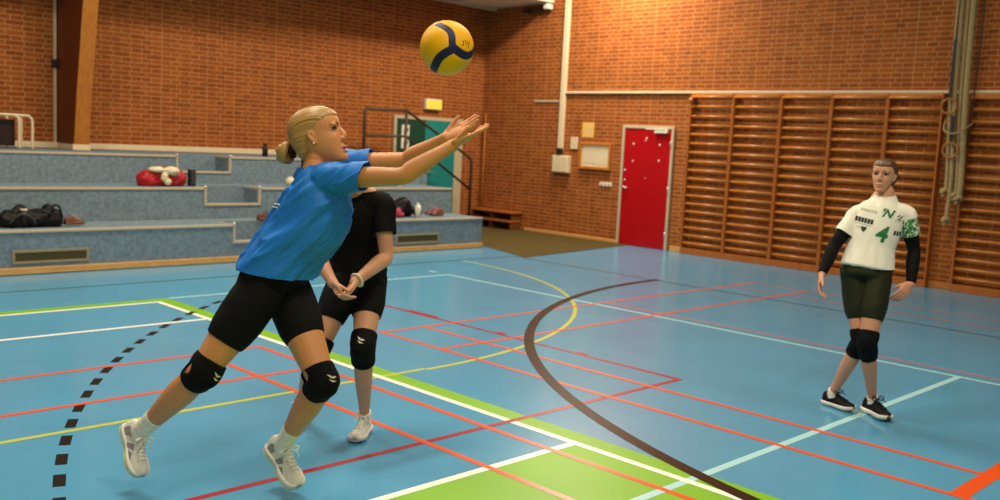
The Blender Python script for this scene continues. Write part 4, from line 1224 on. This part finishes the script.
for s_ in 'RL':
    arm(b, A['sh' + s_], A['el' + s_], A['wr' + s_])
    limb(b, [mix(A['chest'], A['neck'], 0.6), A['sh' + s_]], [0.06, 0.052], rc_, n=4)
    leg(b, A['hip' + s_], A['knee' + s_], A['ankle' + s_], 1.1, rp_)
camdir = V3(-0.706, -0.70, 0.11)
hand(b, A['wrR'], A['tipR'] - A['wrR'], V3(0.05, 0.12, 0.95), -1, 0.95, curls=[(-0.10, 0.05, 0.06), (-0.02, 0.08, 0.08), (0.06, 0.1, 0.1), (0.16, 0.16, 0.12)], spread=0.06, thumb_out=0.42)
hand(b, A['wrL'], A['tipL'] - A['wrL'] + V3(0, 0, 0.0), V3(-0.55, -0.35, 0.75), 1, 0.95, curls=[(-0.12, 0.06, 0.06), (-0.04, 0.08, 0.08), (0.04, 0.1, 0.1), (0.12, 0.16, 0.12)], spread=0.10, thumb_out=0.42)
fdR, fdL = nrm((-0.07, -0.64, -0.76)), nrm((0.05, -0.86, -0.51))
upR, upL = nrm(A['kneeR'] - A['ankleR']), nrm(A['kneeL'] - A['ankleL'])
foot(b, A['ankleR'], fdR, upR, 0.25); foot(b, A['ankleL'], fdL, upL, 0.25)
body_finish(b, fr, hs, M['skin_tan'], pl, mo=0.004)
face_parts(pl, fr, hs, nrm((0.52, -0.66, 0.55)), 0.004)
hr = hair(pl, fr, hs, M['blond'])
bn = MB()
bc = A['head'] - fr[2] * 0.148 * hs - fr[3] * 0.026 * hs
for q in range(3):
    a0 = q * 2.1
    ax_ = [nrm(fr[2] * math.cos(a0) * 0.25 + fr[1] * math.sin(a0) * 0.3 + fr[3]), 0]
    u1 = nrm(np.cross(-fr[2], ax_[0])); u2 = np.cross(-fr[2] + 0.15 * fr[3], u1)
    pts = [bc + (u1 * math.cos(t_) + nrm(u2) * math.sin(t_)) * (0.034 - 0.007 * q) - fr[2] * 0.011 * (q - 1) + fr[2] * 0.008 * math.sin(2 * t_ + q) for t_ in np.linspace(0, 2 * PI, 17)[:-1]]
    bn.tube(pts, 0.0175, 10, closed=True)
bn.ball(bc, 0.033)
v, f = remesh(bn, 0.004, 2)
make_obj('bun', v, f, M['blond'], hr)
tb = MB()
tc_ = A['head'] - fr[2] * 0.114 * hs - fr[3] * 0.024 * hs
ua, ub = fr[1], fr[3]
tb.tube([tc_ + (ua * math.cos(t_) + ub * math.sin(t_)) * 0.024 for t_ in np.linspace(0, 2 * PI, 17)[:-1]], 0.011, 8, closed=True)
tb.build('hair_tie', M['hairtie'], hr, smooth=True)
MB().ball(A['head'] + (fr[1] * 0.076 + fr[2] * -0.002 - fr[3] * 0.030) * hs, 0.0045, nu=12, nv=8).build('earring', M['pearl'], pl, smooth=True)
# shirt
sb = MB()
hem = mix(A['pelvis'], A['waist'], 0.10)
nk2 = mix(A['chest'], A['neck'], 0.93)
limb(sb, [hem, mix(A['pelvis'], A['waist'], 0.5), A['waist'], mix(A['waist'], A['chest'], 0.6), mix(A['chest'], A['neck'], 0.25), mix(A['chest'], A['neck'], 0.66), nk2, mix(A['neck'], hb, 0.5)],
     [(0.190, 0.155), (0.184, 0.150), (0.175, 0.146), (0.172, 0.158), (0.165, 0.136), (0.132, 0.090), (0.078, 0.068), (0.066, 0.062)], [rp_, rp_, mix(rp_, rc_, 0.5), rc_, rc_, rc_, rc_, rc_], n=6, seg=30, cap=0.15)
for s_ in 'RL':
    sh, el = A['sh' + s_], A['el' + s_]
    limb(sb, [mix(A['chest'], A['neck'], 0.45), mix(A['chest'], sh, 0.7), sh, mix(sh, el, 0.25), mix(sh, el, 0.56)], [(0.075, 0.09), (0.072, 0.085), (0.067, 0.072), (0.062, 0.066), (0.063, 0.066)], V3(0, 0, 1), n=6, seg=22, cap=0.2)
v, f = remesh(sb, 0.0055, 7)
spine = nrm(A['chest'] - A['pelvis'])
axd = nrm((0.592, -0.496, 0.635))
a2 = nrm(np.cross(axd, rc_)); a3 = np.cross(axd, a2)
tm = lambda q: np.clip(1.25 - np.maximum(0, (q - A['chest']) @ spine) * 5.0, 0.25, 1.2)
v = fold(v, f, 0.014, (axd, a2, a3), (2.2, 9, 8), 2.0, tm, ridge=True)
v = fold(v, f, 0.003, (axd, a2, a3), (3.5, 18, 16), 9.0, tm, ridge=True)
slv = lambda q: np.exp(-(np.linalg.norm(q - mix(A['shR'], A['elR'], 0.3), axis=1) / 0.11) ** 2)
sa = nrm(nrm(A['elR'] - A['shR']) * 0.8 + V3(0, 0, 0.5))
v = fold(v, f, 0.009, (sa, nrm(np.cross(sa, rc_)), rc_), (3, 16, 8), 5.0, slv, ridge=True)
nk_up = nrm(hb - A['neck'])
cuts = [(hem + spine * 0.02 + V3(0, 0, 0.028), -0.25 * spine + V3(0, 0, -0.75), 0.5), (mix(A['neck'], hb, 0.14), nk_up, 0.088), (mix(A['shR'], A['elR'], 0.50), nrm(A['elR'] - A['shR']) - V3(0, 0, 0.25), 0.10), (mix(A['shL'], A['elL'], 0.46), nrm(A['elL'] - A['shL']), 0.095)]
v, f = cut_open(v, f, cuts, 0.003)
st_ = make_obj('shirt', v, f, M['shirt_blue'], pl)
sd_ = st_.modifiers.new('cloth', 'SOLIDIFY'); sd_.thickness = 0.003; sd_.offset = -1
bvh = BVHTree.FromPolygons([Vector(p) for p in v], f)
fb = nrm(np.cross(V3(0, 0, 1), rc_))                   # out of the chest
bd = nrm(-fb - 0.25 * rc_ * -1)
decal('back_print', '', 1.0, bvh, A['chest'] - fb * 0.11 + rc_ * 0.07 + spine * 0.03, rc_ * -1, nrm(spine), nrm(-fb + rc_ * 0.7), M['whitep'], st_, polys=[[(-0.03, -0.004), (0.03, -0.004), (0.03, 0.004), (-0.03, 0.004)], [(-0.022, -0.02), (0.02, -0.02), (0.02, -0.013), (-0.022, -0.013)]], off=0.003, step=0.01)
shorts(pl, A['pelvis'], (A['hipR'], A['hipL']), (A['kneeR'], A['kneeL']), (0.62, 0.54), rp_, M['black_cloth'], 1.1, waist=A['waist'])
for s_, fd, up_, L_ in (('R', fdR, upR, 0.255), ('L', fdL, upL, 0.27)):
    hip, kn, an = A['hip' + s_], A['knee' + s_], A['ankle' + s_]
    kf = nrm(np.cross(rp_, nrm(an - hip)))
    if np.dot(kf, V3(0.26, -0.956, 0)) < 0: kf = -kf
    knee_pad(pl, hip, kn, an, rp_, nrm(kf + (0.45 * -camdir * -1 if False else V3(-0.25, -0.25, 0))), nrm(hip - an), 1.04, up_len=0.062, dn_len=0.072)
    sock(pl, kn, an, 0.135, rp_, fd)
    shoe(pl, an, fd, up_, L_, (M['shoe_w'], M['sole_w'], M['sole_y']), side=(1 if s_ == 'L' else -1), lace_col=M['lace_w'], panels=M['shoe_g'])

# ---------------- the player in black behind her
Bq = {k: np.array(q) for k, q in dict(pelvis=(3.079,4.132,0.878), hipL=(3.134,4.086,0.847), hipR=(2.998,4.138,0.849), kneeL=(2.965,3.907,0.546), ankleL=(3.135,4.095,0.097), kneeR=(2.791,4.080,0.500), ankleR=(2.982,4.493,0.097),
    waist=(3.073,4.125,1.060), chest=(3.050,4.077,1.243), neck=(3.002,4.045,1.363), head=(2.936,4.012,1.455), shL=(3.104,3.960,1.295), elL=(3.072,3.877,1.024), wrL=(2.850,3.840,0.913), tipL=(2.756,3.832,0.814), shR=(2.899,4.094,1.286), elR=(2.763,4.044,1.014), wrR=(2.748,3.885,0.908), tipR=(2.765,3.794,0.814)).items()}
pb = thing('person', (3.0, 4.15, 0), 'woman in black shirt and shorts crouching with clasped hands behind the blond player', 'person')
rb_ = nrm((-0.80, 0.60, 0))
rb_ = nrm(Bq['shR'] - Bq['shL'])
fcb = nrm(np.cross(V3(0, 0, 1), rb_))
frb = head_frame(Bq['head'], (-0.62, -0.74, 0.16), (-0.08, -0.08, 1))
b = MB()
hs = 0.98
hb = Bq['head'] - frb[3] * 0.075 - frb[2] * 0.028
limb(b, [Bq['pelvis'], Bq['waist'], Bq['chest'], mix(Bq['chest'], Bq['neck'], 0.75)], [(0.14, 0.10), (0.125, 0.09), (0.13, 0.09), (0.10, 0.055)], rb_, n=6, seg=24)
limb(b, [mix(Bq['chest'], Bq['neck'], 0.7), Bq['neck'], hb], [0.07, 0.058, 0.054], rb_, n=5, seg=20)
add_head(b, frb, hs)
for s_ in 'RL':
    arm(b, Bq['sh' + s_], Bq['el' + s_], Bq['wr' + s_], 1.0)
    limb(b, [mix(Bq['chest'], Bq['neck'], 0.6), Bq['sh' + s_]], [0.055, 0.05], rb_, n=4)
    leg(b, Bq['hip' + s_], Bq['knee' + s_], Bq['ankle' + s_], 0.93, rb_)
hand(b, Bq['wrL'], Bq['tipL'] - Bq['wrL'], V3(-0.75, 0.1, 0.35), 1, 0.86, curls=[(0.35, 0.5, 0.3), (0.45, 0.6, 0.4), (0.55, 0.6, 0.4), (0.6, 0.6, 0.4)], spread=0.02, thumb_out=0.45)
hand(b, Bq['wrR'], Bq['tipR'] - Bq['wrR'], V3(0.8, -0.1, 0.35), -1, 0.86, curls=[(0.35, 0.5, 0.3), (0.45, 0.5, 0.4), (0.5, 0.6, 0.4), (0.55, 0.6, 0.4)], spread=0.02, thumb_out=0.45)
fdB, fdB2 = nrm((-0.78, -0.62, 0)), nrm((-0.70, -0.72, 0))
foot(b, Bq['ankleL'], fdB, (0, 0, 1), 0.25); foot(b, Bq['ankleR'], fdB2, (0, 0, 1), 0.25)
body_finish(b, frb, hs, M['skin_fair'], pb, voxel=0.0045)
face_parts(pb, frb, hs, frb[2])
hair(pb, frb, hs, M['brownh'], HAIR_TIGHT, 1.9)
sb = MB()
hem = Bq['pelvis'] + V3(0, 0, -0.01)
limb(sb, [hem, Bq['waist'], mix(Bq['waist'], Bq['chest'], 0.6), mix(Bq['chest'], Bq['neck'], 0.3), mix(Bq['chest'], Bq['neck'], 0.75), mix(Bq['neck'], hb, 0.45)], [(0.165, 0.125), (0.150, 0.115), (0.150, 0.115), (0.138, 0.10), (0.088, 0.07), (0.066, 0.062)], rb_, n=6, seg=28, cap=0.15)
for s_ in 'RL':
    sh, el = Bq['sh' + s_], Bq['el' + s_]
    limb(sb, [mix(Bq['chest'], Bq['neck'], 0.45), sh, mix(sh, el, 0.25), mix(sh, el, 0.62)], [0.066, 0.062, 0.060, 0.061], V3(0.3, -0.8, 0), n=6, seg=22, cap=0.2)
v, f = remesh(sb, 0.006, 6)
v = fold(v, f, 0.009, ((0.3, 0, 0.95), (1, 0, 0), (0, 1, 0)), (4, 14, 14), 5.0)
v, f = cut_open(v, f, [(mix(Bq['neck'], hb, 0.10), nrm(V3(0, 0, 1) + fcb * 0.2), 0.085), (mix(Bq['shL'], Bq['elL'], 0.56), nrm(Bq['elL'] - Bq['shL']), 0.074), (mix(Bq['shR'], Bq['elR'], 0.56), nrm(Bq['elR'] - Bq['shR']), 0.074)], 0.003)
st_ = make_obj('shirt', v, f, M['black_shirt'], pb)
sd_ = st_.modifiers.new('cloth', 'SOLIDIFY'); sd_.thickness = 0.003; sd_.offset = -1
shorts(pb, Bq['pelvis'], (Bq['hipR'], Bq['hipL']), (Bq['kneeR'], Bq['kneeL']), (0.52, 0.52), rb_, M['black_cloth'], 0.98, waist=Bq['waist'], wr=(0.145, 0.108), hr=(0.155, 0.118))
for s_, fd in (('L', fdB), ('R', fdB2)):
    hip, kn, an = Bq['hip' + s_], Bq['knee' + s_], Bq['ankle' + s_]
    knee_pad(pb, hip, kn, an, rb_, nrm((-0.72, -0.68, 0.1)), (0, 0, 1), 0.98, up_len=0.085, dn_len=0.10, hole=False)
    sock(pb, kn, an, 0.045, rb_, fd, 0.9)
    shoe(pb, an, fd, (0, 0, 1), 0.255, (M['shoe_w'], M['sole_w']), side=(1 if s_ == 'L' else -1), lace_col=M['lace_w'])
wa = nrm(Bq['wrL'] - Bq['elL'])
wc = mix(Bq['elL'], Bq['wrL'], 0.93)
u1 = nrm(np.cross(wa, V3(0, 0, 1))); u2 = np.cross(wa, u1)
MB().tube([wc + (u1 * math.cos(t_) + u2 * math.sin(t_)) * 0.031 for t_ in np.linspace(0, 2 * PI, 21)[:-1]], 0.0055, 8, closed=True, r2=0.011, ref=None).build('wristband', M['band'], pb, smooth=True)

# ---------------- the player in the white jersey walking on the right
D = {k: np.array(q) for k, q in dict(pelvis=(5.973,2.580,0.951), hipR=(5.946,2.654,0.912), hipL=(5.977,2.501,0.929), kneeR=(5.910,2.545,0.502), ankleR=(6.017,2.755,0.091), kneeL=(5.835,2.476,0.507), ankleL=(6.060,2.500,0.100),
    waist=(6.003,2.576,1.113), chest=(6.047,2.560,1.288), neck=(6.082,2.551,1.450), head=(6.057,2.565,1.559), shR=(5.997,2.686,1.310), elR=(5.877,2.771,1.089), wrR=(5.748,2.773,0.913), tipR=(5.696,2.763,0.795), shL=(6.117,2.425,1.330), elL=(6.173,2.374,1.096), wrL=(6.068,2.331,0.889), tipL=(5.942,2.369,0.777)).items()}
pc = thing('person', (6.03, 2.58, 0), 'woman in white number 4 jersey and dark green tights before the wall bars', 'person')
rd_ = nrm((-0.43, 0.90, -0.05))
fc = nrm(np.cross(V3(0, 0, 1), rd_))
frc = head_frame(D['head'], (-0.976, -0.150, 0.046), (0.02, -0.03, 1))
hs = 0.94
b = MB()
hb = D['head'] - frc[3] * 0.075 - frc[2] * 0.028
limb(b, [D['pelvis'], D['waist'], D['chest'], mix(D['chest'], D['neck'], 0.75)], [(0.12, 0.095), (0.12, 0.085), (0.135, 0.09), (0.085, 0.05)], rd_, n=6, seg=24)
limb(b, [mix(D['chest'], D['neck'], 0.75), D['neck'], mix(D['neck'], hb, 0.5), hb], [0.058, (0.052, 0.052), (0.048, 0.050), (0.050, 0.054)], rd_, n=5, seg=20)
add_head(b, frc, hs)
for s_ in 'RL':
    arm(b, D['sh' + s_], D['el' + s_], D['wr' + s_], 0.92)
    limb(b, [mix(D['chest'], D['neck'], 0.40), D['sh' + s_]], [0.045, 0.040], rd_, n=4)
    leg(b, D['hip' + s_], D['knee' + s_], D['ankle' + s_], 0.92, rd_, 0.82)
rel = [(0.2, 0.3, 0.2), (0.28, 0.38, 0.25), (0.34, 0.42, 0.3), (0.4, 0.45, 0.3)]
hand(b, D['wrR'], D['tipR'] - D['wrR'], V3(0.35, -0.9, 0.1), -1, 0.95, curls=rel, spread=0.03, thumb_out=0.5)
hand(b, D['wrL'], D['tipL'] - D['wrL'], V3(0.25, 0.85, -0.35), 1, 0.95, curls=rel, spread=0.03, thumb_out=0.5)
fdL_, fdR_ = nrm((-0.50, -0.86, 0.02)), nrm((-0.22, -0.97, 0.015))
foot(b, D['ankleL'], fdL_, (0, 0, 1), 0.25); foot(b, D['ankleR'], fdR_, (0, 0, 1), 0.25)
body_finish(b, frc, hs, M['skin_fair'], pc, voxel=0.0042)
face_parts(pc, frc, hs, nrm(frc[2] + V3(0, 0.2, 0.1)))
hr = hair(pc, frc, hs, M['brownh'], HAIR_TIGHT, 2.0)
bn = MB()
limb(bn, [D['head'] + (-frc[2] * 0.10 + frc[3] * 0.01) * hs, D['head'] + (-frc[2] * 0.125 - frc[3] * 0.02) * hs, D['head'] + (-frc[2] * 0.115 - frc[3] * 0.06) * hs], [0.026, 0.028, 0.018], frc[1], n=5)
v, f = remesh(bn, 0.004, 2)
make_obj('bun', v, f, M['brownh'], hr)
sb = MB()
hem = D['pelvis'] + V3(0.0, 0.0, 0.015)
limb(sb, [hem, mix(hem, D['waist'], 0.5), D['waist'], mix(D['waist'], D['chest'], 0.6), mix(D['chest'], D['neck'], 0.3), mix(D['chest'], D['neck'], 0.72), mix(D['neck'], hb, 0.55)], [(0.170, 0.138), (0.156, 0.126), (0.145, 0.116), (0.153, 0.116), (0.145, 0.098), (0.085, 0.07), (0.056, 0.056)], rd_, n=6, seg=28, cap=0.15)
for s_ in 'RL':
    sh, el = D['sh' + s_], D['el' + s_]
    limb(sb, [mix(D['chest'], D['neck'], 0.5), mix(sh, el, 0.04), mix(sh, el, 0.25), mix(sh, el, 0.66)], [0.056, 0.054, 0.057, 0.061], fc, n=6, seg=22, cap=0.2)
v, f = remesh(sb, 0.0055, 6)
v = fold(v, f, 0.008, (nrm((0.2, 0.5, 0.85)), nrm(rd_), nrm(fc)), (4, 12, 9), 7.0)
v, f = cut_open(v, f, [(hem + V3(0, 0, 0.006), V3(0.0, 0, -1), 0.6), (mix(D['neck'], hb, -0.06), nrm(V3(0, 0, 1) + fc * 0.30), 0.080), (mix(D['shL'], D['elL'], 0.60), nrm(D['elL'] - D['shL']), 0.070), (mix(D['shR'], D['elR'], 0.60), nrm(D['elR'] - D['shR']), 0.068)], 0.003)
shl, ell = D['shL'], D['elL']
axl = nrm(ell - shl)
mi = []
for a in f:
    p = v[list(a)].mean(0)
    d_ = np.dot(p - shl, axl)
    mi.append(1 if (d_ > 0.035 and np.linalg.norm(p - shl - axl * d_) < 0.095 and np.dot(p - shl, -rd_) > -0.02) else 0)
st_ = make_obj('jersey', v, f, [M['shirt_w'], M['leaf']], pc, mi=mi)
sd_ = st_.modifiers.new('cloth', 'SOLIDIFY'); sd_.thickness = 0.003; sd_.offset = -1
bvh = BVHTree.FromPolygons([Vector(p) for p in v], f)
out = nrm((-0.92, -0.39, 0.0))
rt = nrm(np.cross(V3(0, 0, 1), out))
upc = nrm(D['neck'] - D['waist'])
upc = nrm(upc - out * np.dot(upc, out))
rt = np.cross(upc, out)
cc = mix(D['waist'], D['chest'], 0.5)
def at(x, y): return cc + rt * x + upc * y
decal('number', '4', 0.14, bvh, at(0.035, -0.005), rt, upc, out, M['print_g'], st_, bold=0.03, shear=0.12)
decal('chest_logo', "'N", 0.070, bvh, at(0.030, 0.130), rt, upc, out, M['print_g'], st_, font_scale=(1.1, 1), bold=0.035, shear=0.35)
bars_ = lambda n_, w_, h_, g_: [[(-w_ / 2 + k * w_ / n_, -h_ / 2), (-w_ / 2 + (k + 1) * w_ / n_ - g_, -h_ / 2), (-w_ / 2 + (k + 1) * w_ / n_ - g_, h_ / 2), (-w_ / 2 + k * w_ / n_, h_ / 2)] for k in range(n_)]
decal('sponsor_print', '', 1, bvh, at(-0.072, 0.125), rt, upc, out, M['print_grey'], st_, polys=bars_(9, 0.105, 0.016, 0.004), step=0.01)
decal('sponsor_print', '', 1, bvh, at(-0.085, 0.060), rt, upc, out, M['print_k'], st_, polys=bars_(6, 0.115, 0.030, 0.003), step=0.01)
decal('sponsor_print', '', 1, bvh, at(-0.085, 0.034), rt, upc, out, M['print_grey'], st_, polys=bars_(10, 0.10, 0.008, 0.003), step=0.01)
decal('shield_print', '', 0.034, bvh, at(-0.077, 0.006), rt, upc, out, M['print_k'], st_, polys=[[(-0.5, 0.5), (0, 0.4), (0.5, 0.5), (0.45, -0.1), (0, -0.6), (-0.45, -0.1)]], step=0.01)
decal('sponsor_print', '', 1, bvh, at(-0.108, 0.012), rt, upc, out, M['print_grey'], st_, polys=bars_(4, 0.032, 0.010, 0.003), step=0.01)
decal('crest_print', '', 0.032, bvh, at(0.115, 0.122), rt, upc, out, M['print_k'], st_, polys=[[(-0.5, 0.1), (-0.1, 0.5), (0.1, 0.5), (-0.3, 0.0)], [(0.0, 0.0), (0.5, 0.45), (0.5, 0.1), (0.1, -0.2)], [(-0.4, -0.3), (0.4, -0.3), (0.4, -0.5), (-0.4, -0.5)]], step=0.01)
decal('crest_print', '', 1, bvh, at(0.115, 0.098), rt, upc, out, M['print_grey'], st_, polys=bars_(5, 0.045, 0.009, 0.003), step=0.01)
decal('sponsor_print', '', 1, bvh, at(0.128, 0.022), rt, upc, out, M['print_k'], st_, polys=bars_(3, 0.05, 0.028, 0.004), step=0.01)
shorts(pc, D['pelvis'], (D['hipR'], D['hipL']), (D['kneeR'], D['kneeL']), (0.66, 0.66), rd_, M['olive'], 0.94, waist=D['waist'], ball=0.079, th=0.89, wr=(0.132, 0.10), hr=(0.150, 0.120))
for s_, fd in (('L', fdL_), ('R', fdR_)):
    hip, kn, an = D['hip' + s_], D['knee' + s_], D['ankle' + s_]
    knee_pad(pc, hip, kn, an, rd_, nrm((-0.85, -0.5, 0.1)), (0, 0, 1), 0.92, up_len=0.075, dn_len=0.115, hole=False, logo_shift=(0, -0.5))
    sock(pc, kn, an, 0.025, rd_, fd, 0.85)
    shoe(pc, an, fd, (0, 0, 1) if s_ == 'L' else (-0.05, 0.05, 1), 0.265 if s_ == 'L' else 0.24, (M['shoe_b'], M['sole_w']), side=(1 if s_ == 'L' else -1), lace_col=M['shoe_b'])
    sh, el, wr = D['sh' + s_], D['el' + s_], D['wr' + s_]
    tube_part('arm_sleeve', [mix(sh, el, 0.42), mix(sh, el, 0.7), el, mix(el, wr, 0.3), mix(el, wr, 0.7), mix(el, wr, 0.97)], [0.0475, 0.0445, 0.040, 0.042, 0.035, 0.029], nrm(np.cross(el - sh, wr - el)), M['black_cloth'], pc, fold_amp=0.002, fold_freq=14)

# ------------------------------------------------------------------ the volleyball in the air
BC, BR = V3(2.4876, 2.8087, 2.0032), 0.105
vd = nrm(CAM - BC)
bx = nrm(ROW[0] - vd * np.dot(ROW[0], vd))
by = np.cross(vd, bx)
def sph(u, v_):
    r2 = u * u + v_ * v_
    if r2 > 0.98:
        u, v_ = u / math.sqrt(r2) * 0.99, v_ / math.sqrt(r2) * 0.99
        r2 = 0.98
    return V3(u, v_, math.sqrt(1 - r2))
arms = [([(452.6, 49), (452.3, 43), (451.5, 34.5), (447, 29), (438, 24.5)], 3.6), ([(452.6, 49), (446, 52.5), (439, 58), (434.5, 66), (433, 71)], 4.3), ([(452.6, 47), (459, 52), (466, 55.5), (472, 53.5), (475, 50)], 4.2)]
segs = []
for pts, wd in arms:
    P_ = catmull([((x - 447) / 27, -(y - 48) / 27) for x, y in pts], 8)
    S_ = np.array([sph(*p) for p in P_])
    segs.append((S_, wd / 27))
bm = MB().ball((0, 0, 0), 1.0, nu=128, nv=84)
vv = np.array(bm.v)
dist = np.full(len(vv), 9.0)
for S_, wd in segs:
    for sg in (1, -1):
        for k in range(len(S_) - 1):
            a_, b_ = S_[k] * sg, S_[k + 1] * sg
            ab = b_ - a_
            t_ = np.clip(((vv - a_) @ ab) / max(1e-9, ab @ ab), 0, 1)
            dist = np.minimum(dist, np.linalg.norm(vv - a_ - np.outer(t_, ab), axis=1) - wd)
world = BC + (np.outer(vv[:, 0], bx) + np.outer(vv[:, 1], by) + np.outer(vv[:, 2], vd)) * (BR - 0.0012 * np.exp(-(dist / 0.025) ** 2))[:, None]
vb = thing('volleyball', tuple(BC), 'yellow volleyball with dark blue swirl panels flying above the outstretched hands', 'volleyball')
bmat = principled('volleyball_skin', (0.9, 0.5, 0.01), 0.42, 0.25, bump=0.25, bump_scale=260)
nt = bmat.node_tree
at_ = nt.nodes.new('ShaderNodeAttribute'); at_.attribute_name = 'swirl'
mr = nt.nodes.new('ShaderNodeMapRange')
mr.inputs['From Min'].default_value, mr.inputs['From Max'].default_value = -0.012, 0.012
mxx = nt.nodes.new('ShaderNodeMixRGB')
mxx.inputs['Color1'].default_value = (0.010, 0.014, 0.062, 1)
mxx.inputs['Color2'].default_value = (0.84, 0.41, 0.001, 1)
nt.links.new(at_.outputs['Fac'], mr.inputs['Value'])
nt.links.new(mr.outputs[0], mxx.inputs['Fac'])
nt.links.new(mxx.outputs[0], nt.nodes['Principled BSDF'].inputs['Base Color'])
ob = make_obj('ball_skin', world, bm.f, bmat, vb)
ob.data.attributes.new('swirl', 'FLOAT', 'POINT').data.foreach_set('value', dist)
bvh = BVHTree.FromPolygons([Vector(p) for p in world], bm.f)
mk = MB()
for p0, p1 in (((462.5, 40.5), (463.5, 44.5)), ((463.5, 44.5), (461.6, 45.5)), ((465, 40.3), (466, 45.8)), ((467.0, 41.2), (467.8, 44.0)), ((469.0, 41.5), (467.6, 47.8))):
    q = []
    for t_ in (0, 0.5, 1):
        x, y = p0[0] * (1 - t_) + p1[0] * t_, p0[1] * (1 - t_) + p1[1] * t_
        l_ = sph((x - 447) / 27, -(y - 48) / 27)
        q.append(BC + (bx * l_[0] + by * l_[1] + vd * l_[2]) * (BR + 0.0002))
    mk.tube(q, 0.0016, 6)
mk.build('pen_marks', M['black'], vb)
